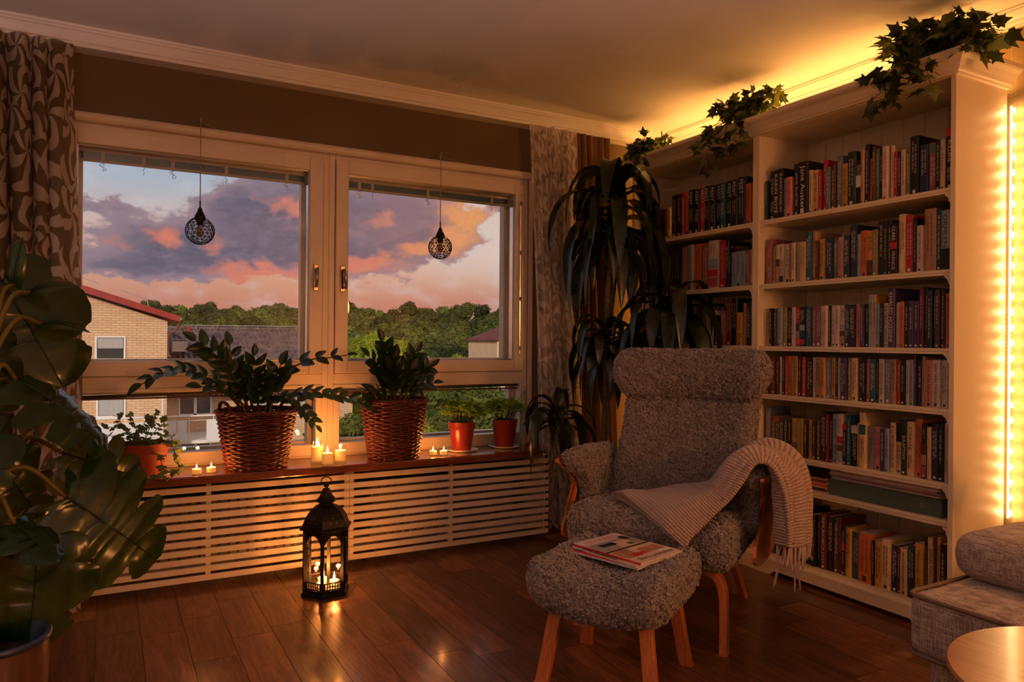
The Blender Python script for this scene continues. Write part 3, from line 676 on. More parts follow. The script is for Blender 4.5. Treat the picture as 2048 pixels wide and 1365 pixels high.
PAL = {'k': ('black', srgb(30, 28, 30)), 'n': ('navy', srgb(42, 48, 74)), 'w': ('white', srgb(212, 196, 180)), 'c': ('cream', srgb(226, 196, 146)), 'y': ('yellow', srgb(214, 160, 72)),
       'r': ('red', srgb(186, 34, 36)), 'm': ('maroon', srgb(112, 30, 40)), 'b': ('blue', srgb(36, 84, 150)), 's': ('slate blue', srgb(116, 124, 146)), 'g': ('dark green', srgb(38, 60, 56)),
       'v': ('sage green', srgb(96, 116, 92)), 'a': ('olive', srgb(136, 128, 76)), 't': ('tan', srgb(182, 142, 104)), 'o': ('orange', srgb(212, 112, 58)), 'p': ('pink', srgb(210, 128, 124)),
       'u': ('purple', srgb(76, 58, 96)), 'e': ('brown', srgb(92, 58, 40)), 'q': ('teal', srgb(40, 96, 108)), 'l': ('pale blue', srgb(146, 166, 184)), 'h': ('grey', srgb(134, 130, 126)), 'z': ('dusty rose', srgb(158, 92, 96))}
PMAT = {k: M('cover_' + v[0].replace(' ', '_'), v[1], .38, var=.10, vscale=25, objrand=.12) for k, v in PAL.items()}
PAGES = M('book_pages', (.72, .62, .46), .9, var=.12, vscale=120, stretch=(1, 18, 1))
INKW = M('ink_white', (.80, .76, .70), .6); INKK = M('ink_black', (.03, .03, .03), .6); INKY = M('ink_gold', (.70, .48, .16), .5); INKR = M('ink_red', (.62, .05, .05), .5)
INKT = M('ink_teal', (.04, .28, .32), .5); INKP = M('ink_pink', (.75, .16, .36), .5)
_text = {}
def text_mesh(body, mat):
    k = (body, mat.name)
    if k not in _text:
        cu = bpy.data.curves.new('lettering', 'FONT'); cu.body = body; cu.resolution_u = 2; cu.size = 1.0
        o = bpy.data.objects.new('lettering_tmp', cu); COL.objects.link(o)
        me = bpy.data.meshes.new_from_object(o); COL.objects.unlink(o); bpy.data.objects.remove(o); bpy.data.curves.remove(cu)
        me.name = 'lettering'; me.materials.clear(); me.materials.append(mat)
        co = np.empty(len(me.vertices) * 3); me.vertices.foreach_get('co', co); co = co.reshape(-1, 3)
        lo, hi = co.min(0), co.max(0); co -= [(lo[0] + hi[0]) / 2, (lo[1] + hi[1]) / 2, 0]
        me.vertices.foreach_set('co', co.ravel()); me.update(); _text[k] = (me, hi[0] - lo[0], hi[1] - lo[1])
    return _text[k]
def put_text(body, mat, parent, M4, length, height, name='lettering', stretch=True):
    me, w_, h_ = text_mesh(body, mat); s = min(length / w_, height / h_)
    sx = min(length / w_, s * 1.35) if stretch else s
    return link_mesh(name, me, parent, M4 @ Matrix.Diagonal((sx, s, 1, 1)))
SPINE = Matrix(((0, 0, -1, 0), (0, -1, 0, 0), (-1, 0, 0, 0), (0, 0, 0, 1)))   # text x -> down, text y -> right of viewer, faces -x
brng = random.Random(5)
bars_cache = {}
def book(y0, th, h, col, title, ext, zs, lab, grp, lean=0.0):
    dep = .118 if h < .19 else (.14 if h < .22 else .165)
    hard = h >= .2 and brng.random() < .6
    xs = -.345 + brng.uniform(-.006, .010)
    mb = MB(); ct = .0022 if hard else .0012; o_ = .003 if hard else 0.0; T2 = th / 2
    rd = min(.006, th * .18) if hard else min(.0025, th * .1)
    sp_ = [(rd, -T2), (rd * .35, -T2 * .75), (0, -T2 * .35), (0, T2 * .35), (rd * .35, T2 * .75), (rd, T2)]
    outer = [(dep, -T2)] + sp_ + [(dep, T2)]
    inner = [(dep, T2 - ct)] + [(rd + ct * 1.2, T2 - ct), (rd + ct * 1.2, -T2 + ct)] + [(dep, -T2 + ct)]
    poly = outer + inner; n = len(poly)
    vs = [(x, y, z) for z in (0, h) for x, y in poly]
    fs = [(i, n + i, n + (i + 1) % n, (i + 1) % n) for i in range(n)]
    q = len(outer); no = n
    cap = [(0, 1, no - 2 if False else 0)]
    # caps as three strips: board, spine, board
    def caps(base, flip):
        f = [(0, 1, q + 2, q + 3), tuple([1] + list(range(2, q - 1)) + [q + 1, q + 2]), (q - 2, q - 1, q, q + 1)]
        return [tuple(base + i for i in (g_[::-1] if flip else g_)) for g_ in f]
    fs += caps(0, False) + caps(n, True)
    mb.add(vs, fs)
    o = mb.build('book', PMAT[col], loc=(xs, y0 - th / 2, zs)); tag(o, lab, 'book', grp)
    if lean: o.rotation_euler = (lean, 0, 0)
    MB().box(rd + ct * 1.2, dep - o_ - .001, -T2 + ct, T2 - ct, o_, h - o_ - .0006).build('pages', PAGES, o)
    dark = col in 'knrmbguqevsa' or col == 'z'
    ink = INKW if dark else INKK
    if col in 'k' and brng.random() < .25: ink = INKY
    if col in 'w' and brng.random() < .3: ink = INKR
    f = -.0006
    def band(z0, z1, mt, nm='band'): MB().box(f * .5, rd * .3, -T2 * .98, T2 * .98, z0, z1).build(nm, mt, o)
    z0t, z1t = .10 * h, .93 * h
    if ext == 'label': band(.40 * h, .66 * h, INKW, 'label')
    elif ext == 'topband': band(.78 * h, .97 * h, PMAT['v']); z1t = .75 * h
    elif ext == 'redtop': band(.86 * h, .995 * h, PMAT['r']); z1t = .83 * h
    elif ext == 'whitetop': band(.80 * h, .995 * h, PMAT['w']); z1t = .78 * h
    elif ext == 'darkbottom': band(.005 * h, .36 * h, PMAT['e' if col == 'y' else 'k']); z0t = .38 * h
    elif ext == 'darktop': band(.62 * h, .995 * h, PMAT['k']); z1t = .6 * h
    elif ext == 'redband': band(.50 * h, .64 * h, PMAT['r'])
    elif ext == 'tealband': band(.60 * h, .78 * h, PMAT['q']); z1t = .57 * h
    elif ext == 'pic':
        cs = brng.sample(['r', 'l', 'e', 'o', 'n', 't', 'z'], 3); zz = .04
        for c_ in cs: hh = brng.uniform(.12, .2); band(zz * h, (zz + hh) * h, PMAT[c_], 'picture'); zz += hh + .02
        z0t = zz * h
    Tm = lambda zc: Matrix.Translation((f * 1.6, 0, zc)) @ SPINE
    if title:
        two = title in ('FEIST', 'CLARE FRANCIS')
        if title == 'FEIST':
            put_text('FEIST', ink if col != 'k' else INKW, o, Tm(.80 * h), .30 * h, th * .5)
            bars(o, th, .16 * h, .58 * h, INKW, f)
        elif title == 'CLARE FRANCIS':
            put_text('CLARE', INKW, o, Tm(.81 * h), .28 * h, th * .5); put_text('FRANCIS', INKW, o, Tm(.27 * h), .36 * h, th * .5)
        elif title == 'A MEMORY':
            put_text('A MEMORY', INKY, o, Matrix.Translation((dep * .5, -T2 - .0006, h * .86)) @ Matrix(((1, 0, 0, 0), (0, 0, -1, 0), (0, 1, 0, 0), (0, 0, 0, 1))), dep * .8, .035)
            bars(o, th, z0t, z1t, INKW, f)
        else:
            if title in ('Getaways',): ink = INKR
            full = len(title) > 9 or title in ('JULAFTON', 'ÖRFILEN')
            a_ = (z0t, z1t) if full else (z0t + (z1t - z0t) * .42, z1t)
            put_text(title, INKK if title in ('ÖRFILEN', 'RANELID', 'P.G.WODEHOUSE') else ink, o, Tm(sum(a_) / 2), (a_[1] - a_[0]), th * (.55 if full else .42))
            if not full: bars(o, th, z0t, z0t + (z1t - z0t) * .36, ink, f)
    elif ext != 'pic' or True: bars(o, th, z0t, z1t, ink, f)
    if brng.random() < .6: MB().box(f * 1.4, 0, -th * .16, th * .16, .028 * h, .028 * h + th * .36).build('publisher_mark', ink, o)
    return o
def bars(o, th, z0, z1, ink, f):
    # lettering too small to read: rows of tiny letter strokes running down the spine
    mb = MB(); z = z1 - (z1 - z0) * brng.uniform(.02, .1); rows = [0.0] if th < .024 else [th * .16, -th * .16]
    for ry in rows:
        z = z1 - (z1 - z0) * brng.uniform(.02, .1); lh = min(.0075, th * .30) * (1 if len(rows) == 1 else .8); end = z0 + (z1 - z0) * brng.uniform(.05, .4)
        while z > end:
            for _ in range(brng.randint(3, 8)):
                st = lh * .62; k = brng.randint(0, 3)
                mb.box(f * 1.4, f * .2, ry - lh / 2, ry + lh / 2, z - st * .28, z)
                if k: mb.box(f * 1.4, f * .2, ry + (lh * .3 if k == 1 else -lh * .5), ry + (lh * .5 if k == 1 else -lh * .3), z - st * .75, z)
                z -= st
                if z < end: break
            z -= lh * .6
    if mb.v: mb.build('lettering', ink, o)
ROWS = {
  'R1': '1125 26 221 w;;|1151 18 190 g;;|1168 35 234 k;CYAN;|1203 31 232 k;KARIN BOYE;|1234 25 234 k;KARIN FOSSUM;|1260 17 184 l;;|1277 32 184 p;;|1310 30 239 n;JANE AUSTEN;|1340 57 239 k;Jane Austen;|1398 19 194 c;;|1417 32 189 c;DAVID BALDACCI;|1450 19 179 r;;|1469 22 224 r;;|1491 23 187 s;;|1513 24 198 e;;|1536 30 228 s;;|1566 28 188 y;;|1594 41 230 g;;|1636 25 187 k;;label|1661 15 228 t;SIMON;|1676 19 246 k;;|1695 16 184 o;;|1711 15 229 e;;|1726 16 217 v;;|1742 14 201 k;;|1756 25 218 w;;|1788 16 216 c;;|1804 17 187 r;;|1821 15 184 n;;|1836 18 188 c;;|1854 20 188 a;;|1877 34 229 k;;|1913 34 187 n;;|1948 30 189 z;;topband|1978 18 191 k;;|1996 17 189 c;;|2013 26 230 k;RULLENS;redtop',
  'R2': '1125 21 177 m;;|1146 17 180 z;;|1162 31 214 z;TROJA;|1196 22 179 a;;|1218 21 182 w;;pic|1239 22 184 w;;pic|1261 34 181 w;;|1295 17 181 t;;|1312 23 181 c;;|1335 17 181 h;;|1352 36 180 c;;|1388 29 222 q;;|1417 23 220 t;;|1440 11 176 e;;|1451 28 181 y;;|1479 12 181 s;;|1491 35 180 n;;|1527 22 179 v;;|1549 20 178 p;;|1569 13 181 w;;|1582 26 181 n;;|1608 30 223 n;;|1640 14 181 l;;|1654 32 193 o;;|1686 28 187 y;;darkbottom|1714 21 190 a;;|1734 25 223 k;;|1759 15 222 k;;|1774 21 222 k;;|1795 28 202 k;CLARE FRANCIS;redband|1823 31 236 c;;|1855 34 225 r;;|1889 15 212 k;;|1904 24 181 w;;|1928 46 241 t;;|1974 21 234 g;;|1996 38 226 l;ÖRFILEN;darkbottom',
  'R3': '1125 19 177 w;;|1144 38 179 t;;|1182 18 178 k;;|1200 21 177 e;;|1221 18 179 l;;|1239 19 178 l;;|1258 23 178 a;;|1281 26 179 k;;|1307 23 179 w;;|1330 26 180 r;;pic|1356 28 180 k;;pic|1384 31 180 q;;|1415 24 179 z;;|1439 31 179 z;;|1470 18 178 w;;|1488 13 179 w;;|1501 15 178 k;;|1516 21 179 w;;|1537 21 179 w;;|1558 27 178 w;;pic|1585 26 179 n;;|1611 27 179 k;;|1638 24 179 p;;|1662 15 179 u;;|1677 19 179 k;;|1696 21 217 l;;|1717 13 216 y;;|1732 18 179 l;;|1750 16 179 k;;|1766 20 179 w;PATRICK WHITE;|1786 29 237 u;KHALED HOSSEINI;|1815 22 180 w;;|1837 18 182 o;;|1855 20 183 k;;|1875 20 183 u;;|1895 21 182 u;;|1916 17 234 m;;|1933 11 233 g;;|1945 20 220 n;;|1965 12 219 k;;|1977 19 221 e;;|1996 16 221 n;;|2012 20 207 o;;',
  'R4': '1162 20 178 e;;|1182 19 179 k;;|1202 20 179 m;;|1224 19 177 g;;|1243 10 177 w;;|1253 19 179 k;;|1272 20 180 r;;|1292 20 180 o;;|1312 17 181 a;;|1329 16 181 y;;|1346 20 181 k;;|1366 22 179 r;;|1388 40 180 k;;|1429 16 179 w;;|1445 30 179 t;;|1476 20 178 y;;|1496 22 178 s;;|1518 24 179 y;;|1542 14 179 n;;|1556 16 179 w;;|1572 30 179 u;;|1605 18 179 a;;|1623 28 180 c;;|1653 22 179 k;;|1675 14 179 k;;|1689 17 178 z;;|1706 25 178 q;;|1731 15 179 k;;|1747 24 179 w;;|1773 29 179 s;;|1802 20 178 t;;|1824 17 178 r;;|1841 19 178 k;;|1860 15 178 w;;|1875 18 179 l;;|1894 8 198 e;;|1903 22 179 n;;|1925 14 193 t;;|1940 27 180 p;JAN MÅRTENSON;|1968 30 181 w;JAN MÅRTENSON;|1999 24 181 w;;',
  'R5': '1160 30 210 s;;|1190 27 171 e;;|1217 28 171 k;;redtop|1245 29 171 k;;|1274 21 169 g;;|1295 15 169 k;;|1310 33 169 y;;darkbottom|1343 20 171 a;;|1363 15 173 y;;|1378 24 172 k;;|1402 23 172 y;;|1425 23 170 k;;|1448 22 172 e;;|1473 28 213 k;;|1501 13 208 m;;|1514 15 210 k;;|1529 26 212 l;RANELID;|1555 27 214 w;;pic|1583 19 173 k;;redtop|1602 15 211 q;;|1618 30 172 k;;whitetop|1648 15 183 y;;|1664 29 231 c;;tealband|1695 30 172 h;;|1726 28 173 p;;|1754 21 172 u;;|1776 19 174 l;;|1795 26 201 c;P.G.WODEHOUSE;|1822 24 204 c;;darktop|1847 24 214 g;JULAFTON;|1872 28 213 c;SOMMAR;|1901 27 226 o;;|1929 20 210 k;;pic|1950 16 199 c;Getaways;|1970 25 215 n;;|1995 21 217 k;;|2017 10 221 w;;',
  'R7': '1137 18 167 w;;|1157 19 161 p;;|1178 47 88 b;;|1231 31 138 k;;|1262 31 155 e;;|1293 30 172 n;;|1323 26 203 k;;|1349 22 222 k;;|1373 20 242 k;;|1393 17 217 k;;|1410 20 225 k;;|1430 25 230 k;Dynamics of Genome;|1456 19 230 k;;|1476 29 245 m;IMMUNOBIOLOGY;|1508 29 237 k;;|1538 24 234 e;;|1562 13 238 m;;|1576 20 210 n;;redband|1597 30 207 y;;|1628 33 196 q;;|1662 59 202 o;;|1724 13 185 k;;|1738 30 186 y;;|1769 36 203 c;;|1806 27 185 n;;|1834 12 182 m;;|1847 29 183 c;ANDERS HANSEN HJÄRNSTARK;|1878 32 204 g;;|1911 29 220 y;Memoria;|1942 11 250 k;;|1954 24 250 c;JONAS KARLSSON;|1979 7 254 e;;|1987 17 259 y;;|2005 22 238 k;;',
  'L1': '218 35 174 k;;|255 16 174 k;;|273 17 172 k;;|290 32 172 e;;|323 31 171 e;;|355 33 169 k;;|389 33 168 k;;|423 35 172 r;;|459 25 169 c;;|486 38 233 k;;|525 37 234 k;;|563 23 240 r;;|587 40 238 o;;|628 38 238 k;FEIST;|666 37 236 k;FEIST;|704 36 237 r;FEIST;|741 38 239 k;FEIST;|779 40 237 k;FEIST;|820 39 238 k;FEIST;|859 34 236 q;FEIST;|896 40 236 k;FEIST;|937 38 236 k;FEIST;|976 56 240 n;FEIST;|1035 31 199 o;;|1067 18 182 k;;',
  'L2': '268 34 236 e;;|302 34 238 k;;|336 37 240 o;;|373 37 241 t;;|412 43 240 e;;|456 41 243 k;;|498 61 253 k;;|560 52 242 t;;|613 50 247 h;;|665 56 246 o;;|722 55 244 z;;|778 69 250 w;;pic|852 38 243 r;;|891 25 240 k;A MEMORY;|918 13 176 k;;|932 33 176 l;;|968 35 177 l;;|1003 28 176 l;;|1034 24 176 z;;|1058 27 178 w;;',
  'L3': '264 34 169 r;;|298 38 173 k;;|336 38 178 e;;|374 37 182 w;;|411 40 186 k;;|451 44 190 r;;|495 42 205 k;;|537 35 214 s;;|572 37 223 l;;|609 38 216 k;;|647 36 220 e;;|683 43 223 k;;|726 41 206 h;;|769 53 180 w;;|824 46 154 k;;|871 32 172 z;;|903 33 239 m;;|937 42 237 k;;|982 37 164 y;LEGENDS;|1019 16 210 t;;|1037 21 218 k;HARRY BLACK;|1059 23 217 k;;',
}

SHN = {'R1': ("nearer bookcase's top row", SHZ[0]), 'R2': ("nearer bookcase's second row", SHZ[1]), 'R3': ("nearer bookcase's third row", SHZ[2]), 'R4': ("nearer bookcase's fourth row", SHZ[3]),
       'R5': ("nearer bookcase's fifth row", SHZ[4]), 'R7': ("nearer bookcase's bottom row", .083), 'L1': ("farther bookcase's top row", SHZ[0]), 'L2': ("farther bookcase's second row", SHZ[1]), 'L3': ("farther bookcase's third row", SHZ[2]),
       'L4': ("farther bookcase's fourth row", SHZ[3]), 'L5': ("farther bookcase's fifth row", SHZ[4])}
ROWS['L4'] = '206 30 180 k;;|237 24 178 e;;|262 26 182 r;;|290 30 176 k;;|322 22 180 t;;'
ROWS['L5'] = '206 28 200 e;;|236 26 190 k;;|263 30 205 m;;|295 24 188 n;;'
ORDB = ORD
for rn, txt in ROWS.items():
    nm, zs = SHN[rn]; last = (-YA1 if rn[0] == 'R' else -YA0) + .021
    limit = (-YC1 if rn[0] == 'R' else -YA1) - .021
    for k, e in enumerate(txt.split('|')):
        head, title, ext = e.split(';'); y_, t_, h_, c_ = head.split(' '); y_, t_, h_ = int(y_) / 1000, int(t_) / 1000, int(h_) / 1000
        st = max(y_, last + .0004); en = min(y_ + t_, limit)
        if rn == 'R7' and st < 1.21: st = max(st, last); 
        if en - st < .007: en = st + .009
        if en > limit + .001: continue
        last = en
        th = en - st; size = 'thick ' if th > .036 else ('slim ' if th < .017 else ('tall ' if h_ > .222 else ''))
        desc = size + PAL[c_][0] + ' book'
        if title and title != 'A MEMORY': desc += ' lettered ' + ('FEIST' if title == 'FEIST' else title.split(' ')[0] if len(title.split(' ')) > 2 else title)
        lab = desc + ', ' + ORDB[k] + ' from left in the ' + nm
        if rn == 'R7' and h_ < .11: h_ = .16
        book(-st, th, h_, c_, title, ext, zs + .0005, lab, 'books in the ' + nm.replace("'s", ''))
# white magazine file in the bottom row
mfw = M('white_card', (.70, .68, .66), .7)

# ------------------------------------------------------------------ paper stacks and the green box file on the low shelf
def sheet_stack(nm, lab, x0, x1, y0, y1, z, n, cols, grp, thick=(.003, .008), jit=.012):
    zz = z
    for i in range(n):
        th = brng.uniform(*thick); a = brng.uniform(-jit, jit); c = brng.choice(cols)
        L_ = (y0 - y1); lab2 = lab % ('bottom one' if i == 0 else ('top one' if i == n - 1 else ORD[i] + ' from the bottom'))
        o = MB().box(x0 - (x0 + x1) / 2, x1 - (x0 + x1) / 2, -L_ / 2 + .004, L_ / 2, 0, th).box(x0 - (x0 + x1) / 2 + .002, x1 - (x0 + x1) / 2 - .002, -L_ / 2 + .002, L_ / 2 - .004, th * .1, th * .9, 1).build(nm, [PMAT[c], PAGES], loc=((x0 + x1) / 2 + a * .6, (y0 + y1) / 2 + a, zz + .0003), rz=brng.uniform(-.02, .02))
        tag(o, lab2, 'magazine' if nm == 'magazine' else 'folder', grp); zz += th + .0004
    return zz
sheet_stack('folder', 'thin folder in the left stack on the low shelf, %s', -.345, -.10, -1.16, -1.505, SHZ[5] + .0005, 11, list('ektmryc'), 'folders stacked on the low shelf')
GREENBOX = M('green_box_file', srgb(84, 104, 84), .6, var=.08, vscale=6)
bx = thing('box_file', 'green cardboard box file lying on the low shelf', 'box file', (-.21, -1.765, SHZ[5] + .0005))
MB().box(-.135, .125, -.25, .25, 0, .068).build('body', GREENBOX, bx, bevel=.002)
MB().box(-.1355, -.134, -.252, -.245, .0, .068).build('edge', DARKV, bx)
lb = MB().box(-.06, -.015, -.2512, -.2502, .018, .056).build('label_holder', mfw, bx); MB().box(-.052, -.023, -.2516, -.2512, .025, .049).build('label', PMAT['e'], lb)
MB().lathe([(.006, -.0006), (.009, -.0008), (.009, .0008)], 16).build('finger_ring', BRASS, bx).matrix_local = Matrix.Translation((-.1358, -.17, .034)) @ Matrix.Rotation(-PI / 2, 4, 'Y')
sheet_stack('magazine', 'magazine lying on the green box file, %s of the pile', -.345, -.12, -1.525, -2.0, SHZ[5] + .069, 9, list('wtzcpsw'), 'magazines on the green box file', (.003, .006), .014)

# ------------------------------------------------------------------ warm light strips
LEDM = M('led_glow', (1, .8, .5), .5, emit=(1.0, .72, .36), estr=55)
TAPE = M('led_tape', (.85, .75, .55), .5, emit=(1.0, .55, .16), estr=5)
st = thing('light_strip', 'glowing warm light strip down the side of the nearer bookcase', 'light strip', (-.032, -2.083, .40))
MB().box(-.004, .004, -.002, .003, 0, 1.60).build('tape', TAPE, st)
bulb = MB().lathe([(.0005, -.012), (.006, -.009), (.008, 0), (.006, .009), (.0005, .012)], 10).mesh('bulb', LEDM, True)
for i in range(27): link_mesh('bulb', bulb, st, Matrix.Translation((0.002, -.006, .02 + i * .060)))
for i in range(27): light('strip_glow', 'POINT', (-.022, -2.100, .42 + i * .060), .19, LED, size=.012)
st2 = thing('light_strip', 'hidden warm light strip along the top of the bookcases', 'light strip', (-.10, -1.12, 2.088))
MB().box(-.005, .005, -.92, .92, 0, .004).build('tape', TAPE, st2)
for i in range(13): light('top_strip_glow', 'POINT', (-.10, -.26 - i * .145, 2.108), 1.45, (1.0, .44, .11), size=.02)
st3 = thing('light_strip', 'warm light strip down the far end of the bookcases', 'light strip', (-.05, -.172, .30))
MB().box(-.004, .004, -.003, .004, 0, 1.70).build('tape', TAPE, st3)
for i in range(12): light('far_strip_glow', 'POINT', (-.06, -.150, .36 + i * .15), .85, LED, size=.015)
# ================================================================== ARMCHAIR, FOOTSTOOL, BLANKET, MAGAZINES
def fleece_mat(name, c1, c2):
    m = bpy.data.materials.new(name); m.use_nodes = True; t = NT(m.node_tree)
    tc = t.n('ShaderNodeTexCoord').outputs['Object']
    wv = t.n('ShaderNodeVectorMath', {0: tc, 1: t.n('ShaderNodeVectorMath', {0: t.noise(tc, 60, 2, out=1), 1: (.02, .02, .02)}, operation='MULTIPLY').outputs[0]}, operation='ADD').outputs[0]
    vo = t.n('ShaderNodeTexVoronoi', {'Vector': wv, 'Scale': 62.0}, feature='SMOOTH_F1')
    n1 = t.noise(tc, 14, 4); n2 = t.noise(wv, 130, 3, .7)
    h = t.math('ADD', t.math('MULTIPLY', vo.outputs['Distance'], -1.0), t.math('MULTIPLY', n2, .55))
    c = t.mix(t.smooth(t.math('ADD', t.math('MULTIPLY', n1, .12), t.math('MULTIPLY', n2, .88)), .35, .65), c1, c2)
    b = t.n('ShaderNodeBsdfPrincipled', {'Base Color': c, 'Roughness': .95, 'Specular IOR Level': .15, 'Sheen Weight': .55, 'Sheen Roughness': .45, 'Sheen Tint': (.8, .78, .8, 1)})
    bn = t.n('ShaderNodeBump', {'Strength': 1.0, 'Distance': .006, 'Height': h}); t.t.links.new(bn.outputs[0], b.inputs['Normal'])
    t.t.links.new(b.outputs[0], t.n('ShaderNodeOutputMaterial').inputs[0]); return m
FLEECE = fleece_mat('grey_fleece', (.16, .135, .13), (.40, .355, .35))
BIRCH = wood('birch_plywood', srgb(176, 96, 48), srgb(214, 136, 78), rough=.35, scale=6, stretch=(14, 14, 1), coat=.2)

def loop(ctrl, n):
    P = np.array(bez(list(ctrl) + [ctrl[0]], 24))[:-1] if False else None
    c = [np.array(p, float) for p in ctrl]; k = len(c); out = []
    for i in range(k):
        a, b, d, e = c[i - 1], c[i], c[(i + 1) % k], c[(i + 2) % k]
        for q in range(24):
            t = q / 24; out.append(.5 * (2 * b + (d - a) * t + (2 * a - 5 * b + 4 * d - e) * t * t + (3 * b - a - 3 * d + e) * t ** 3))
    out = np.array(out); d = np.r_[0, np.cumsum(np.linalg.norm(np.diff(np.r_[out, out[:1]], axis=0), axis=1))]
    s = np.linspace(0, d[-1], n, endpoint=False); ext = np.r_[out, out[:1]]
    return np.stack([np.interp(s, d, ext[:, 0]), np.interp(s, d, ext[:, 1])], 1)
def pillow(prof, x0, x1, r, n=180, step=.0065, post=None):
    """prof(x) -> closed control loop in (y,z); lofted along x with ends rounded by r. Returns MB with closed surface."""
    xs = []; k = 9
    for i in range(k): xs.append((x0 + r * (1 - math.cos(PI / 2 * i / k)), 1 - math.sin(PI / 2 * i / k)))
    for x in np.arange(x0 + r, x1 - r, step): xs.append((x, 0.0))
    for i in range(k + 1): a = i / k; xs.append((x1 - r + r * math.sin(PI / 2 * a), 1 - math.cos(PI / 2 * a)))
    rows = []
    for x, sh in xs:
        L = loop(prof(x), n); tng = np.roll(L, -1, 0) - np.roll(L, 1, 0); nr = np.stack([tng[:, 1], -tng[:, 0]], 1); nr /= np.linalg.norm(nr, axis=1)[:, None] + 1e-9
        area = .5 * np.sum(L[:, 0] * np.roll(L[:, 1], -1) - np.roll(L[:, 0], -1) * L[:, 1]); sg = 1 if area > 0 else -1
        L2 = L - nr * sg * r * sh * .98
        rows.append(np.c_[np.full(n, x), L2])
    P = np.array(rows)
    if post is not None: P = post(P)
    mb = MB(); mb.grid(P, closed_v=True)
    for e in (0, -1):
        L = P[e]; c = L.mean(0); m = max(4, int(np.max(np.linalg.norm(L - c, axis=1)) / step / 2)); prev = [(0 if e == 0 else (len(xs) - 1) * n) + j for j in range(n)]
        for q in range(1, m):
            b0 = len(mb.v); mb.v.extend(map(tuple, c + (L - c) * (1 - q / m))); cur = [b0 + j for j in range(n)]
            mb.f.extend([(prev[j], cur[j], cur[(j + 1) % n], prev[(j + 1) % n]) for j in range(n)]); mb.m.extend([0] * n); prev = cur
        mb.f.append(tuple(prev)); mb.m.append(0)
    return mb
def fleece_build(mb, name, parent, amp=.005, loc=(0, 0, 0)):
    me = mb.mesh(name, FLEECE, True); nv = len(me.vertices)
    bm = bmesh.new(); bm.from_mesh(me); bmesh.ops.recalc_face_normals(bm, faces=bm.faces); bm.to_mesh(me); bm.free()
    co = np.empty(nv * 3); me.vertices.foreach_get('co', co); co = co.reshape(-1, 3); nr = np.empty(nv * 3); me.vertices.foreach_get('normal', nr); nr = nr.reshape(-1, 3)
    d = (vnoise(co * 85 + 7) - .45) * 1.5 + (vnoise(co * 40 + 31) - .5) * 1.0 + (vnoise(co * 160) - .5) * .6
    sw = np.stack([vnoise(co * 90 + 50), vnoise(co * 90 + 90), vnoise(co * 90 + 130)], 1) - .5
    co = co + nr * (d * amp)[:, None] + sw * amp * .7
    me.vertices.foreach_set('co', co.ravel()); me.update()
    o = link_mesh(name, me, parent, Matrix.Translation(loc))
    # short curly locks standing out of the pile
    ar = np.empty(len(me.polygons)); me.polygons.foreach_get('area', ar); rg = np.random.default_rng(len(co)); cnt = int(ar.sum() / 6.0e-5)
    big = ar < ar.mean() * 30; pr = np.where(big, ar, 0); pr = pr / pr.sum(); fi = rg.choice(len(ar), cnt, p=pr)
    ctr = np.empty(len(ar) * 3); me.polygons.foreach_get('center', ctr); ctr = ctr.reshape(-1, 3)[fi]; pn = np.empty(len(ar) * 3); me.polygons.foreach_get('normal', pn); pn = pn.reshape(-1, 3)[fi]
    ctr = ctr + (rg.random((cnt, 3)) - .5) * .006
    a = rg.normal(size=(cnt, 3)); a -= pn * np.sum(a * pn, axis=1)[:, None]; a /= np.linalg.norm(a, axis=1)[:, None]; b = np.cross(pn, a)
    s_ = rg.uniform(.7, 1.3, (cnt, 1)); R_ = .0052 * s_
    V = []
    for k, th in enumerate(np.linspace(0, 4.4, 4)):
        c = ctr + pn * (.001 + .0052 * math.sin(th * .75)) + a * R_ * (1 - math.cos(th)) + b * R_ * math.sin(th)
        tg = a * math.sin(th) + b * math.cos(th); sd = np.cross(tg, pn); w_ = (.0022, .0032, .0030, .0012)[k]
        V += [c - sd * w_, c + pn * w_ * 1.2, c + sd * w_]
    V = np.stack(V, 1).reshape(-1, 3); F = []
    base = np.arange(cnt) * 12
    fl = [(3 * k + j, 3 * k + j + 1, 3 * k + j + 4, 3 * k + j + 3) for k in range(3) for j in range(2)]
    F = (base[:, None, None] + np.array(fl)[None]).reshape(-1, 4)
    m2 = bpy.data.meshes.new('curls'); m2.from_pydata(V, [], F.tolist()); m2.materials.append(FLEECE); m2.polygons.foreach_set('use_smooth', [True] * len(m2.polygons)); m2.update()
    link_mesh('curls', m2, o)['kind'] = 'stuff'
    return o
def rect_sweep(pts, wv, w_, t_):
    """rectangular section swept along pts; wv = constant width direction"""
    mb = MB(); pts = [Vector(p) for p in pts]; W = Vector(wv).normalized(); rows = []
    for i, p in enumerate(pts):
        d = (pts[min(i + 1, len(pts) - 1)] - pts[max(i - 1, 0)]).normalized(); T_ = d.cross(W).normalized()
        rows.append([p + W * a * w_ / 2 + T_ * b * t_ / 2 for a, b in ((-1, -1), (1, -1), (1, 1), (-1, 1))])
    mb.grid(np.array(rows), closed_v=True); n = len(pts); mb.f += [(3, 2, 1, 0), tuple((n - 1) * 4 + j for j in range(4))]; mb.m += [0, 0]; return mb

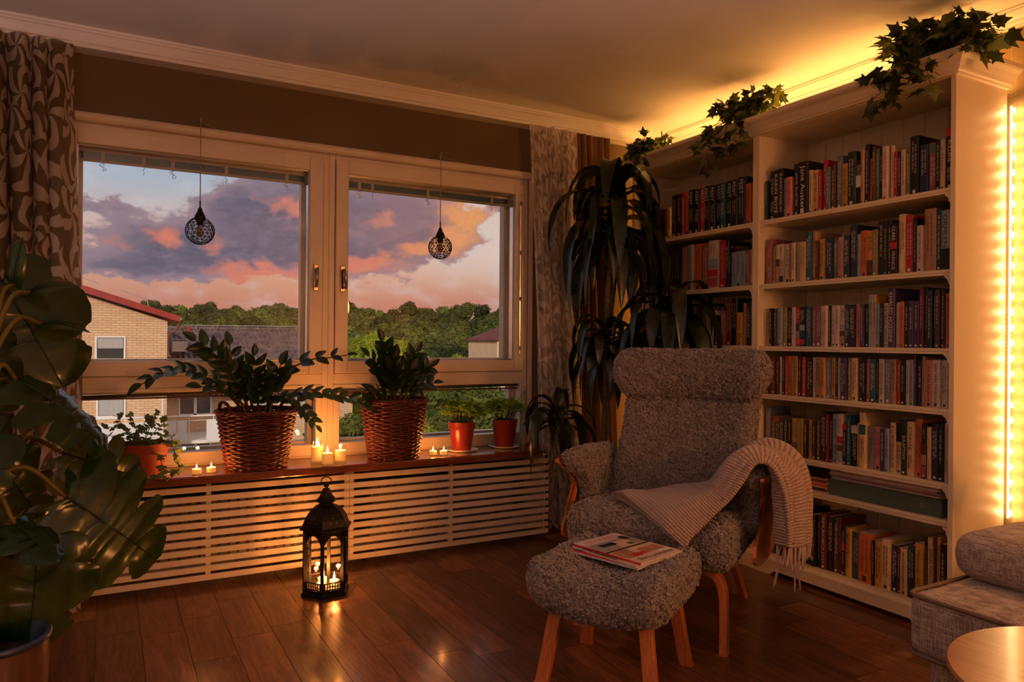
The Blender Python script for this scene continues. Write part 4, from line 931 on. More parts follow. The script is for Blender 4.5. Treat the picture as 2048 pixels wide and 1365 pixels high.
AC = math.radians(-58.0)
ch = thing('armchair', 'grey fleece wing armchair with bent birch legs and padded headrest', 'armchair', (-1.157, -1.4235, 0), AC)
lerp = lambda a, b, t: a + (b - a) * t
def seatp(x):
    s = abs(x) / .30; up = .022 * s * s
    return [(-.335, .375), (-.325, .415 + up), (-.25, .445 + up), (-.05, .430 + up), (.16, .405 + up), (.22, .38), (.20, .30), (0, .295), (-.24, .285), (-.315, .315)]
fleece_build(pillow(seatp, -.295, .295, .05), 'seat_cushion', ch)
def backp(x):
    s = (x / .28) ** 2; f = -.055 * s
    return [(.13 + f, .40), (.155 + f, .55), (.215 + f, .70), (.275 + f, .84), (.33 + f, .875), (.375, .84), (.32, .68), (.275, .52), (.26, .38), (.19 + f * .6, .345)]
def back_taper(P):
    z = P[..., 2]; k = 1.0 - .10 * np.clip((z - .45) / .35, 0, 1) ; k = np.where(z > .72, k + .05 * np.clip((z - .72) / .13, 0, 1), k); P[..., 0] *= k; return P
fleece_build(pillow(backp, -.285, .285, .045, post=back_taper), 'backrest', ch)
def headp(x):
    s = (x / .31) ** 2; f = -.075 * s
    return [(.245 + f, .865), (.235 + f, .93), (.27 + f, 1.005), (.335 + f, 1.035), (.405 + f * .7, 1.01), (.425 + f * .5, .93), (.40 + f * .5, .86), (.33 + f * .8, .835), (.27 + f, .84)]
def head_sh(P):
    z = P[..., 2]; P[..., 0] *= lerp(.90, 1.03, np.clip((z - .84) / .10, 0, 1)); return P
fleece_build(pillow(headp, -.305, .305, .05, n=150, post=head_sh), 'headrest', ch)
# arms: fleece pad that flares outward at the top, on a bent plywood shell
def arm_profile():
    return [(-.205, .595), (-.19, .628), (-.08, .635), (.10, .628), (.235, .615), (.255, .54), (.25, .40), (.10, .375), (-.02, .375), (-.075, .41), (-.085, .47), (-.12, .535), (-.17, .565)]
def arm(sgn):
    def post(P):
        z = P[..., 2]; P[..., 0] = (P[..., 0] + .030 * np.clip((z - .48) / .14, 0, 1) ** 1.5) ; P[..., 0] *= sgn
        return P
    fleece_build(pillow(lambda x: arm_profile(), .292, .352, .026, n=170, post=post), 'arm_pad', ch, .0042)
    # shell, thickness 9 mm, following the flare
    pr = [(-.212, .590), (-.195, .612), (.24, .605), (.27, .50), (.26, .36), (.16, .295), (.02, .275), (-.12, .285), (-.215, .315), (-.21, .37), (-.13, .42), (-.092, .475), (-.128, .535), (-.18, .568)]
    L = loop(pr, 90); mb = MB(); fx = lambda z: .030 * max(0, (z - .48) / .14) ** 1.5 + .004
    c = L.mean(0); rings = []
    for xx in (.352, .363):
        rings.append([(sgn * (xx + fx(z)), y, z) for y, z in L])
    mb.v = [p for r_ in rings for p in r_]; n = 90
    # caps by strips between upper and lower boundary
    i_top = int(np.argmin(np.abs(L[:, 0] + .212))); order = [(i_top + k) % n for k in range(n)]
    for base, fl in ((0, sgn > 0), (n, sgn < 0)):
        a, b_ = 0, n - 1
        while b_ - a > 1:
            q = [order[a], order[a + 1], order[b_ - 1], order[b_]] if b_ - a > 2 else [order[a], order[a + 1], order[b_]]
            q = [base + i for i in q]; mb.f.append(tuple(q if not fl else q[::-1])); a += 1; b_ -= 1
    for i in range(n): mb.f.append((i, (i + 1) % n, n + (i + 1) % n, n + i))
    mb.m = [0] * len(mb.f); mb.build('arm_shell', BIRCH, ch)
arm(1); arm(-1)
MB().prism([(.16, .30), (.24, .36), (.30, .55), (.36, .76), (.385, .84), (.397, .835), (.372, .75), (.312, .54), (.255, .345), (.18, .288)], .44, 'x', o=-.22).build('back_shell', BIRCH, ch, smooth=False)
for s in (-1, 1):
    rect_sweep(bez([(0, -.215, .272), (s * .16, -.215, .272), (s * .225, -.218, .262), (s * .255, -.222, .22), (s * .266, -.232, .14), (s * .27, -.25, 0)], 6), (0, 1, 0), .05, .026).build('leg', BIRCH, ch, bevel=.003)
    rect_sweep(bez([(0, .06, .272), (s * .13, .06, .272), (s * .195, .08, .258), (s * .215, .13, .21), (s * .215, .25, .10), (s * .212, .36, 0)], 6), (0, .94, .34), .045, .024).build('leg', BIRCH, ch, bevel=.003)
MB().box(-.03, .03, -.22, .10, .285, .298).build('seat_beam', BIRCH, ch, bevel=.002)

ot = thing('footstool', 'grey fleece footstool with saddle-shaped top and splayed birch legs', 'footstool', (-1.645, -1.729, 0), AC)
def ottp(x):
    s = (abs(x) / .215) ** 2; u = .052 * s
    return [(-.225, .245 + u), (-.235, .29 + u), (-.195, .345 + u), (-.08, .345 + u), (.08, .345 + u), (.185, .345 + u), (.215, .29 + u), (.205, .245 + u), (.15, .215 + u * .7), (0, .21 + u * .7), (-.15, .215 + u * .7)]
fleece_build(pillow(ottp, -.218, .218, .055, n=190), 'cushion', ot, .0055)
for sx in (-1, 1):
    for sy in (-1, 1):
        rect_sweep([(sx * .145, sy * .14, .24), (sx * .18, sy * .175, 0)], (1, 0, 0), .042, .026).build('leg', BIRCH, ot, bevel=.003)

# ------------------------------------------------------------------ ribbed wool blanket over the right arm
mw = bpy.data.materials.new('ribbed_wool'); mw.use_nodes = True; t = NT(mw.node_tree)
uv = t.n('ShaderNodeSeparateXYZ', {0: t.n('ShaderNodeUVMap').outputs[0]})
rib = t.math('ABSOLUTE', t.math('SINE', t.math('MULTIPLY', uv.outputs[0], 215.0)))
cr_ = t.math('ABSOLUTE', t.math('SINE', t.math('ADD', t.math('MULTIPLY', uv.outputs[1], 560.0), t.math('MULTIPLY', uv.outputs[0], 145.0))))
tc = t.n('ShaderNodeTexCoord').outputs['Object']; n1 = t.noise(tc, 40, 3); n2 = t.noise(tc, 400, 2)
c = t.mix(t.math('MULTIPLY', t.smooth(rib, .15, .8), t.math('ADD', .55, t.math('MULTIPLY', n1, .45))), srgb(160, 132, 116), srgb(200, 176, 164))
b = t.n('ShaderNodeBsdfPrincipled', {'Base Color': c, 'Roughness': .95, 'Specular IOR Level': .1, 'Sheen Weight': .4})
bn = t.n('ShaderNodeBump', {'Strength': .9, 'Distance': .004, 'Height': t.math('ADD', rib, t.math('ADD', t.math('MULTIPLY', cr_, .35), t.math('MULTIPLY', n2, .3)))}); t.t.links.new(bn.outputs[0], b.inputs['Normal'])
t.t.links.new(b.outputs[0], t.n('ShaderNodeOutputMaterial').inputs[0])
WOOL = mw
def cr_interp(keys, t_):
    P = bez(keys, 20); d = np.r_[0, np.cumsum([np.linalg.norm(P[i + 1] - P[i]) for i in range(len(P) - 1)])]; P = np.array(P); s = np.array(t_) * d[-1]
    return np.stack([np.interp(s, d, P[:, k]) for k in range(3)], 1), d[-1]
bl = thing('blanket', 'beige ribbed wool blanket draped over the armchair arm with tassels', 'blanket', (-1.157, -1.4235, 0), AC)
# front edge and back edge of the folded strip, in the chair's own axes
front = [(.13, -.385, .405), (.20, -.335, .475), (.28, -.285, .545), (.345, -.245, .655), (.395, -.225, .668), (.435, -.225, .62), (.450, -.235, .54), (.456, -.245, .46), (.460, -.25, .385)]
back = [(-.18, -.135, .463), (-.02, -.05, .458), (.14, .03, .475), (.27, .06, .60), (.345, .07, .668), (.415, .06, .655), (.452, .03, .56), (.458, .01, .47), (.462, .0, .40)]
def blanket_layer(off, name, sh=0.0, nu=120, nv=46, fold=1.0, u1=1.0, v0=0.0, v1=1.0):
    U = np.linspace(0, u1, nu); F, lf = cr_interp(front, U); B, lb = cr_interp(back, U)
    V = np.linspace(v0, v1, nv); P = F[:, None, :] * (1 - V)[None, :, None] + B[:, None, :] * V[None, :, None]
    du = np.gradient(P, axis=0); dv = np.gradient(P, axis=1); N = np.cross(du, dv); N /= np.linalg.norm(N, axis=2)[:, :, None] + 1e-9
    # make normals point up / outward
    ref = np.zeros_like(N); ref[..., 2] = 1; ref[..., 0] = np.clip((U - .55) * 6, 0, 1)[:, None]; sg = np.sign(np.sum(N * ref, axis=2)); N *= np.where(sg == 0, 1, sg)[..., None]
    w_ = np.clip((U - .56) / .2, 0, 1)[:, None]
    wave = w_ * (.020 * np.sin(V * 15 + 1.0 + off * 300)[None, :] + .012 * np.sin(V * 27 + U[:, None] * 4)) * fold
    body = .010 * np.sin(U * 17)[:, None] * np.sin(V * 5)[None, :] * (1 - w_)
    rollv = -.016 * np.exp(-((V - v0) / .05) ** 2)[None, :] - .012 * np.exp(-((v1 - V) / .05) ** 2)[None, :]
    rollu = -.014 * np.exp(-(U / .03) ** 2)[:, None]
    P = P + N * (off + wave + body + rollv + rollu)[..., None]
    # pinch the hanging end together
    cen = P.mean(axis=1, keepdims=True); P = cen + (P - cen) * (1 - .12 * w_[..., None])
    mb = MB(); mb.grid(P); uu, vv = np.meshgrid(U * 1.1, V * .34, indexing='ij'); mb.uv = np.stack([uu.ravel(), vv.ravel()], 1)
    o = mb.build(name, WOOL, bl, smooth=True); sm = o.modifiers.new('thick', 'SOLIDIFY'); sm.thickness = .015; sm.offset = 0
    return P
Pt = blanket_layer(.050, 'top_fold')
blanket_layer(.030, 'middle_fold', v0=-.06, v1=.97, u1=.97)
Pb = blanket_layer(.010, 'lower_fold', v0=-.11, v1=.95, u1=.985, fold=1.3)
frn = random.Random(9)
for PP, cnt in ((Pt, 26), (Pb, 22)):
    for k in range(cnt):
        j = int((k + .5) / cnt * (PP.shape[1] - 1)); p = PP[-1, j]; ln = frn.uniform(.05, .085)
        if k in (2, 3): ln = .15
        q = [p + np.array([0, 0, .01]), p + np.array([frn.uniform(-.006, .006), frn.uniform(-.008, .008), -ln * .5]), p + np.array([frn.uniform(-.012, .012), frn.uniform(-.014, .014), -ln])]
        m_ = MB(); m_.tube(bez(q, 4), [.0048] * 3 + [.0042] * 3 + [.0036] * 2 + [.0022], 5); m_.uv = [(0.0054, 0.003)] * len(m_.v); m_.build('tassel', WOOL, bl, smooth=True)

# ------------------------------------------------------------------ magazines on the footstool
def poly_mag(name, lab, cx, cy, rot, wd, ht, z, th, page_cols, cover):
    r = thing(name, lab, 'magazine', (cx, cy, z), rot, group='magazines on the footstool')
    n = 16; top = []; mb = MB()
    zc = lambda u: 0.0      # page corners lift a little
    for s in (0, 1):
        for i in range(n + 1):
            u = i / n - .5
            for v in (-.5, .5): mb.v.append((u * wd, v * ht, zc(u) + (th if s else 0)))
    k = 2 * (n + 1)
    for i in range(n):
        a = 2 * i; mb.f.append((a, a + 1, a + 3, a + 2)); mb.f.append((k + a, k + a + 2, k + a + 3, k + a + 1)); mb.f.append((a, a + 2, k + a + 2, k + a)); mb.f.append((a + 1, k + a + 1, k + a + 3, a + 3)); mb.m += [0, 1, 0, 0]
    mb.f += [(0, k, k + 1, 1), (2 * n, 2 * n + 1, k + 2 * n + 1, k + 2 * n)]; mb.m += [2, 2]
    mb.build('pages', page_cols, r)
    def patch(u0, u1, v0, v1, mat, nm, lift=.0004):
        p = MB(); m_ = 6; rows = [[((u0 + (u1 - u0) * i / m_) * wd, v * ht, zc(u0 + (u1 - u0) * i / m_) + th + lift) for v in (v0, v1)] for i in range(m_ + 1)]; p.grid(rows); return p.build(nm, mat, r)
    def word(s_, u, v, ln, hh, mat): return put_text(s_, mat, r, Matrix.Translation((u * wd, v * ht, zc(u) + th + .0011)), ln, hh)
    cover(patch, word); return r
MAGP = M('magazine_paper', (.72, .66, .64), .35, var=.15, vscale=60); REDP = M('magazine_red', srgb(206, 40, 54), .35); PINKP = M('magazine_pink', srgb(222, 130, 138), .35)
GRYP = M('magazine_grey', srgb(160, 160, 162), .35, var=.2, vscale=20); WOODP = M('magazine_wood', srgb(186, 138, 104), .4, var=.3, vscale=25); DKP = M('magazine_dark', srgb(54, 46, 50), .4, var=.4, vscale=30); CRMP = M('magazine_cream', srgb(226, 198, 182), .35, var=.1, vscale=30); GRNP = M('magazine_green', srgb(96, 116, 84), .4, var=.4, vscale=40)
MR = math.radians(8.0)
def cov1(p, wd_):
    p(-.5, -.2, -.5, .5, REDP, 'photo'); p(-.45, -.1, .30, .5, DKP, 'photo', .0007); p(-.48, .5, -.5, -.36, CRMP, 'photo', .0007); p(-.3, .5, -.36, .2, WOODP, 'photo')
def cov2(p, wd_):
    p(-.5, .5, -.5, .5, CRMP, 'photo'); p(-.5, -.1, -.2, .34, GRNP, 'photo', .0007); p(-.4, .3, -.48, -.30, WOODP, 'photo', .0007)
def cov3(p, wd_):
    p(-.5, .5, -.5, .5, CRMP, 'photo'); p(-.5, .5, .02, .5, GRYP, 'photo', .0006); p(-.5, .5, .30, .5, MAGP, 'photo', .0007); p(-.32, .02, .14, .24, DKP, 'photo', .0008)
    p(-.16, .30, .06, .20, PINKP, 'photo', .0010) if False else None
    p(-.05, .32, .02, .24, CRMP, 'photo', .0008); p(.30, .46, .22, .36, DKP, 'photo', .0009); p(-.5, .5, -.04, .0, DKP, 'photo', .0009); p(-.46, -.12, -.32, -.05, WOODP, 'photo', .0008); p(.0, .44, -.30, -.12, WOODP, 'photo', .0008)
    p(-.30, .02, -.30, -.22, REDP, 'photo', .0010); p(.16, .30, .04, .12, GRNP, 'photo', .0010); p(.20, .46, -.38, -.30, INKW, 'photo', .0010)
    wd_('LEVA&BO', .02, .39, .165, .046, INKP); wd_('skira pasteller', .02, -.41, .18, .030, INKK)
MX, MY = -1.672, -1.845
MAGROT = math.radians(13)
zt = .374
poly_mag('magazine', 'red-edged magazine at the bottom of the footstool pile', -1.610, -1.700, MAGROT + .06, .215, .285, zt, .006, [MAGP, REDP, MAGP], cov1)
poly_mag('magazine', 'middle magazine sticking out under the pink-titled one', -1.600, -1.712, MAGROT - .05, .210, .280, zt + .0075, .005, [MAGP, CRMP, MAGP], cov2)
poly_mag('magazine', 'top magazine lettered LEVA&BO in pink on the footstool', -1.588, -1.705, MAGROT, .215, .285, zt + .0140, .006, [MAGP, CRMP, REDP], cov3)

# ================================================================== SOFA AND ROUND TABLE
ml = bpy.data.materials.new('heather_linen'); ml.use_nodes = True; t = NT(ml.node_tree)
tc = t.n('ShaderNodeTexCoord').outputs['Object']
h1 = t.noise(t.n('ShaderNodeMapping', {0: tc, 3: (1, 1, .06)}).outputs[0], 420, 3, .7); h2 = t.noise(t.n('ShaderNodeMapping', {0: tc, 3: (.06, .06, 1)}).outputs[0], 420, 3, .7)
f_ = t.math('ADD', t.math('MULTIPLY', h1, .5), t.math('MULTIPLY', h2, .5))
c = t.mix(t.smooth(f_, .38, .64), srgb(112, 96, 88), srgb(204, 186, 172))
b = t.n('ShaderNodeBsdfPrincipled', {'Base Color': c, 'Roughness': .95, 'Sheen Weight': .2}); bn = t.n('ShaderNodeBump', {'Strength': .5, 'Distance': .002, 'Height': f_}); t.t.links.new(bn.outputs[0], b.inputs['Normal'])
t.t.links.new(b.outputs[0], t.n('ShaderNodeOutputMaterial').inputs[0]); LINEN = ml
so = thing('sofa', 'light grey linen sofa with piped seat cushion beside the bookcase', 'sofa', (-1.0, -3.3, 0))
def rbox(nm, x0, x1, y0, y1, z0, z1, r_, mat=LINEN, par=None, crown=0.0):
    # box with rounded edges and softly crowned top
    bm = bmesh.new(); bmesh.ops.create_cube(bm, size=1.0); 
    for v in bm.verts: v.co = Vector(((x0 + x1) / 2 + v.co.x * (x1 - x0), (y0 + y1) / 2 + v.co.y * (y1 - y0), (z0 + z1) / 2 + v.co.z * (z1 - z0)))
    bmesh.ops.bevel(bm, geom=list(bm.edges), offset=r_, segments=4, profile=.5, affect='EDGES')
    me = bpy.data.meshes.new(nm); bm.to_mesh(me); bm.free(); me.materials.append(mat); me.polygons.foreach_set('use_smooth', [True] * len(me.polygons))
    return link_mesh(nm, me, par or so)
# local frame: origin (-1.0,-3.3,0)
sc_ = rbox('seat_cushion', -.33, .70, -1.2, .795, .295, .452, .032)
rbox('back_cushion', -.125, .22, -1.2, .815, .45, .577, .055)
rbox('base', -.28, .70, -1.2, .77, .03, .30, .02)
PIPI = M('linen_piping', srgb(120, 100, 84), .9)
for zz in (.446, .302):
    MB().tube([(.2, .796, zz), (-.06, .796, zz), (-.29, .796, zz), (-.315, .790, zz), (-.327, .775, zz), (-.331, .75, zz), (-.331, .0, zz), (-.331, -1.18, zz)], .0055, 6).build('piping', PIPI, sc_, smooth=True)
for sx, sy in ((-.2, .7), (.6, .7), (-.2, -1.1), (.6, -1.1)): MB().tube([(sx, sy, 0), (sx, sy, .035)], .02, 8).build('leg', BLACK, so)
TABLEW = wood('table_veneer', srgb(140, 84, 40), srgb(176, 112, 58), rough=.3, scale=4, stretch=(10, 1, 1), coat=.3)
tb = thing('side_table', 'round wooden side table in front of the sofa', 'table', (-1.60, -3.085, 0))
MB().lathe([(.0, .485), (.262, .485), (.275, .490), (.278, .497), (.275, .503), (.0, .505)], 72).build('table_top', TABLEW, tb, smooth=True, auto=.5)
for k in range(3):
    a = k * 2.094 + .4; MB().tube([(math.cos(a) * .12, math.sin(a) * .12, .486), (math.cos(a) * .21, math.sin(a) * .21, 0)], [.018, .012], 10).build('leg', TABLEW, tb, smooth=True)
# ================================================================== CURTAINS
def curtain_mat(name, cs, co, sheer_alpha, scale=8.0, tr=.5):
    m = bpy.data.materials.new(name); m.use_nodes = True; t = NT(m.node_tree)
    uv = t.n('ShaderNodeUVMap').outputs[0]
    # swirling leaf bands: iso-lines of a stretched noise, broken by a second one
    v0 = t.n('ShaderNodeMapping', {0: uv, 3: (scale, scale * .7, 1)}).outputs[0]
    v1 = t.n('ShaderNodeVectorMath', {0: v0, 1: t.n('ShaderNodeVectorMath', {0: t.noise(v0, 1.3, 1.0, out=1), 1: (.5, .5, 0)}, operation='MULTIPLY').outputs[0]}, operation='ADD').outputs[0]
    vo = t.n('ShaderNodeTexVoronoi', {'Vector': v1, 'Scale': 1.0, 'Randomness': .8}, voronoi_dimensions='2D')
    df = t.n('ShaderNodeSeparateXYZ', {0: t.n('ShaderNodeVectorMath', {0: v1, 1: vo.outputs['Position']}, operation='SUBTRACT').outputs[0]})
    ang = t.math('ARCTAN2', df.outputs[1], df.outputs[0]); rad = vo.outputs['Distance']
    rnd = t.n('ShaderNodeSeparateColor', {0: vo.outputs['Color']}).outputs[0]
    pet = t.math('SINE', t.math('ADD', t.math('MULTIPLY', ang, 5.0), t.math('ADD', t.math('MULTIPLY', rad, t.math('ADD', 4.0, t.math('MULTIPLY', rnd, 5.0))), t.math('MULTIPLY', rnd, 6.0))))
    thr = t.math('ADD', -.35, t.math('MULTIPLY', rad, .9))
    mask = t.smooth(t.math('SUBTRACT', pet, thr), -.12, .12)
    d = t.n('ShaderNodeBsdfDiffuse', {'Color': tuple(co) + (1,)}); tl = t.n('ShaderNodeBsdfTranslucent', {'Color': tuple(co) + (1,)})
    op = t.n('ShaderNodeMixShader', {0: tr, 1: d.outputs[0], 2: tl.outputs[0]}).outputs[0]
    d2 = t.n('ShaderNodeBsdfDiffuse', {'Color': tuple(cs) + (1,)}); tl2 = t.n('ShaderNodeBsdfTranslucent', {'Color': tuple(cs) + (1,)})
    op2 = t.n('ShaderNodeMixShader', {0: tr, 1: d2.outputs[0], 2: tl2.outputs[0]}).outputs[0]
    sh = t.n('ShaderNodeMixShader', {0: sheer_alpha, 1: t.n('ShaderNodeBsdfTransparent').outputs[0], 2: op2}).outputs[0]
    op = t.n('ShaderNodeMixShader', {0: .92, 1: t.n('ShaderNodeBsdfTransparent').outputs[0], 2: op}).outputs[0]
    t.t.links.new(t.n('ShaderNodeMixShader', {0: mask, 1: sh, 2: op}).outputs[0], t.n('ShaderNodeOutputMaterial').inputs[0]); return m
SHEER = curtain_mat('burnout_sheer', (.68, .61, .55), (.88, .83, .78), .70, scale=9.0)
SHEERD = curtain_mat('burnout_sheer_dense', (.20, .15, .10), (.62, .55, .47), .85, scale=7.5)
BROWNC = M('brown_curtain_cloth', srgb(118, 84, 52), .9, var=.1, vscale=10, transl=.15)
def curtain(nm, lab, xt, xb, yfun, ztop, zbot, nf, amp, mat, cat='curtain', seed=0, nu=220, nz=60, cloth_w=1.1):
    rg = random.Random(seed); ph = rg.random() * 6; U = np.linspace(0, 1, nu); Z = np.linspace(0, 1, nz)
    P = np.zeros((nu, nz, 3)); uvs = np.zeros((nu, nz, 2))
    for j, tz in enumerate(Z):
        z = lerp(ztop, zbot, tz); x0 = lerp(xt[0], xb[0], tz); x1 = lerp(xt[1], xb[1], tz)
        warp = U + .05 * np.sin(U * 9 + ph + tz * 1.3) + .02 * np.sin(U * 23 + ph * 2 + tz)
        fold = np.sin(warp * nf * 2 * PI + .7 * np.sin(tz * 2 + ph)) + .35 * np.sin(warp * nf * 5.1 + ph + tz * 2)
        am = amp * (1.0 - .35 * math.exp(-tz * 10)) * (1 + .25 * math.sin(tz * 5 + ph))
        P[:, j, 0] = x0 + (x1 - x0) * U + am * .35 * np.cos(warp * nf * 2 * PI); P[:, j, 1] = yfun(tz) + am * fold; P[:, j, 2] = z + (.012 * np.sin(U * nf * 6.28) if tz > .99 else 0)
        uvs[:, j, 0] = U * cloth_w; uvs[:, j, 1] = z
    mb = MB(); mb.grid(P); mb.uv = uvs.reshape(-1, 2)
    r = thing(nm, lab, cat, ((xb[0] + xb[1]) / 2, yfun(1.0), 0))
    o = mb.build('cloth', mat, r, smooth=True); o.data.transform(Matrix.Translation((-r.location.x, -r.location.y, 0))); 
    return r
lc = lambda tz: -.115 - .235 * max(0, min(1, (tz - .55) / .3))
curtain('patterned_curtain', 'leaf-patterned cream curtain hanging at the left of the window', (-3.95, -3.222), (-3.75, -3.175), lc, 2.285, .025, 8, .030, SHEERD, seed=2, cloth_w=1.7)
rc = lambda tz: -.105 - .03 * tz
curtain('sheer_curtain', 'sheer leaf-patterned curtain hanging at the right of the window', (-1.052, -.735), (-.965, -.70), rc, 2.285, .03, 5, .022, SHEER, seed=5, cloth_w=.95)
curtain('brown_curtain', 'plain brown curtain hanging beside the dracaena in the corner', (-.80, -.475), (-.72, -.40), lambda tz: -.075, 2.285, .03, 6, .020, BROWNC, seed=9)

# ================================================================== LEAVES
def leaf_mat(name, c, c2, rough=.32, tr=.18, spec=.5, trc=None):
    m = bpy.data.materials.new(name); m.use_nodes = True; t = NT(m.node_tree)
    tc = t.n('ShaderNodeTexCoord').outputs['Object']; r = t.n('ShaderNodeObjectInfo').outputs['Random']
    cc = t.mix(t.smooth(t.noise(tc, 18, 3), .3, .7), c, c2)
    cc = t.n('ShaderNodeHueSaturation', {'Value': t.math('ADD', .7, t.math('MULTIPLY', r, .6)), 'Color': cc}).outputs[0]
    b = t.n('ShaderNodeBsdfPrincipled', {'Base Color': cc, 'Roughness': rough, 'Specular IOR Level': spec})
    tl = t.n('ShaderNodeBsdfTranslucent', {'Color': tuple(trc or [min(1, q * 2.2) for q in c2]) + (1,)})
    t.t.links.new(t.n('ShaderNodeMixShader', {0: tr, 1: b.outputs[0], 2: tl.outputs[0]}).outputs[0], t.n('ShaderNodeOutputMaterial').inputs[0]); return m
ZZL = leaf_mat('zz_leaf', srgb(22, 40, 26), srgb(44, 66, 34), .28, .12)
ZZS = M('zz_stem', srgb(70, 62, 34), .5)
DRL = leaf_mat('dracaena_leaf', srgb(16, 26, 14), srgb(34, 48, 22), .26, .10)
CANE = M('dracaena_cane', srgb(78, 66, 46), .8, col2=srgb(112, 96, 66), vscale=60, stretch=(.1, .1, 1))
MOL = leaf_mat('monstera_leaf', srgb(10, 34, 12), srgb(22, 58, 18), .20, .22, trc=(.34, .32, .015))
MOS = M('monstera_petiole', srgb(120, 104, 34), .45, transl=.15)
IVL = [leaf_mat('ivy_leaf_dark', srgb(26, 38, 16), srgb(50, 62, 26), .5, .18), leaf_mat('ivy_leaf_light', srgb(70, 84, 34), srgb(112, 120, 52), .5, .25)]
HERB = leaf_mat('parsley_leaf', srgb(96, 136, 34), srgb(150, 184, 56), .6, .5)
GRL = leaf_mat('grape_ivy_leaf', srgb(52, 74, 36), srgb(110, 132, 66), .45, .3)
STEMG = M('green_stem', srgb(96, 104, 52), .6)
SOIL = M('potting_soil', srgb(34, 26, 20), 1.0, var=.5, vscale=80, bump=.8, bscale=150)

def blade(L, W, fold=.25, curl=.15, n=10, tip=1.0, mat=None, name='leaf', base=.12):
    """elliptic leaf along +y, upper side +z, folded on the midrib"""
    mb = MB(); rows = []
    for i in range(n + 1):
        t_ = i / n; w_ = W * (math.sin(PI * min(1, t_ ** .8 * .96 + .02)) ** .9) * (1 if t_ < .98 else .2); y = L * t_; z = -curl * L * t_ * t_
        rows.append([(-w_, y, z + fold * w_), (-w_ * .5, y, z + fold * w_ * .35), (0, y, z - .0), (w_ * .5, y, z + fold * w_ * .35), (w_, y, z + fold * w_)])
    mb.grid(rows); return mb.mesh(name, mat, True)
zz_blades = [blade(1.0, .285, .35, c_, 8, mat=ZZL) for c_ in (.05, .15, .28)]
prn = random.Random(17)
def zz_frond(root, pts, n, ll, up=(0, -.5, .86), off=(0, 0, 0)):
    n = max(5, int(n * .72)); ll *= 1.28
    path = bez([np.array(p) - np.array(off) for p in pts], 10); k = len(path)
    mb = MB(); mb.tube(path, [lerp(.0065, .0022, i / (k - 1)) for i in range(k)], 7); st_ = mb.build('stem', ZZS, root, smooth=True)
    d_ = np.r_[0, np.cumsum([np.linalg.norm(path[i + 1] - path[i]) for i in range(k - 1)])]; P = np.array(path)
    for i in range(n):
        s_ = d_[-1] * lerp(.32, 1.0, i / (n - 1)); p = Vector([np.interp(s_, d_, P[:, q]) for q in range(3)]); a = min(s_ + .01, d_[-1]); pa = Vector([np.interp(a, d_, P[:, q]) for q in range(3)]); pb = Vector([np.interp(a - .02, d_, P[:, q]) for q in range(3)])
        tan = (pa - pb).normalized(); side = tan.cross(Vector(up)).normalized(); nor = side.cross(tan)
        if nor.dot(Vector(up)) < 0: nor = -nor
        for sg in ((-1, 1) if i < n - 1 else (0,)):
            l_ = ll * prn.uniform(.85, 1.15) * (1 - .35 * abs(i / (n - 1) - .45))
            d = (tan * prn.uniform(.55, .9) + side * sg * prn.uniform(.7, 1.0) + nor * prn.uniform(.15, .5)) if sg else tan
            link_mesh('leaflet', prn.choice(zz_blades), st_, frame(p, d, nor + tan * -.3 + Vector((prn.uniform(-.3, .3), prn.uniform(-.3, .3), 0)), l_))

# ------------------------------------------------------------------ wicker baskets
WICK = M('wicker', srgb(58, 24, 16), .42, col2=srgb(112, 46, 30), vscale=70, var=.3, bump=.3, bscale=200)
def basket(nm, lab, loc, r0, r1, h):
    r = thing(nm, lab, 'basket', loc, group='wicker plant baskets'); ns = 22; rows = int(h / .0098); w_ = MB()
    for k in range(rows):
        z = .006 + (h - .012) * k / (rows - 1); rr = lerp(r0, r1, (z / h) ** .9); pts = []
        for j in range(ns * 4): a = 2 * PI * j / (ns * 4); q = rr + .0052 * math.sin(ns / 2 * a + (k % 2) * PI); pts.append((q * math.cos(a), q * math.sin(a), z + .0012 * math.sin(a * 7 + k * 2.1)))
        w_.tube(pts, .0056, 5, closed=True)
    w_.build('weave', WICK, r, smooth=True)['kind'] = 'stuff'
    for j in range(ns):
        a = 2 * PI * j / ns; MB().tube([(r0 * math.cos(a), r0 * math.sin(a), .0), (r1 * .99 * math.cos(a), r1 * .99 * math.sin(a), h + .004)], .0045, 5).build('stake', WICK, r)
    b = MB(); pts1 = []
    for ph in (0, 2.1, 4.2): b.tube([((r1 + .004 + .006 * math.cos(j * .55 + ph)) * math.cos(2 * PI * j / 120), (r1 + .004 + .006 * math.cos(j * .55 + ph)) * math.sin(2 * PI * j / 120), h + .006 * math.sin(j * .55 + ph)) for j in range(120)], .0055, 5, closed=True)
    b.build('rim_braid', WICK, r, smooth=True)
    for sg in (0.35, 0.35 + PI):
        hd = MB()
        for ph in (0, PI): hd.tube([(lerp(r1 - .004, r1 - .01, .5) * math.cos(sg + .34 * math.cos(t_)) + .004 * math.cos(t_ * 9 + ph), (r1 - .006) * math.sin(sg + .34 * math.cos(t_)) + .004 * math.sin(t_ * 9 + ph), h - .01 + .058 * math.sin(t_)) for t_ in np.linspace(0, PI, 26)], .0055, 5)
        hd.build('handle', WICK, r, smooth=True)
    MB().lathe([(.001, h * .9), (r1 * .93, h * .9)], 32).build('liner', DARKV, r)
    return r
B1, B2 = (-2.497, -.172, .4905), (-1.845, -.172, .4905)
basket('wicker_basket', 'dark wicker basket holding the spreading zz plant between the tealights and candles', B1, .125, .168, .255)
basket('wicker_basket', 'dark wicker basket holding the upright zz plant beside the herb pots', B2, .118, .160, .285)
z1_ = thing('zz_plant', 'spreading zz plant with arching stems in the left wicker basket', 'plant', (B1[0], B1[1], .72), group='zz plants on the sill')
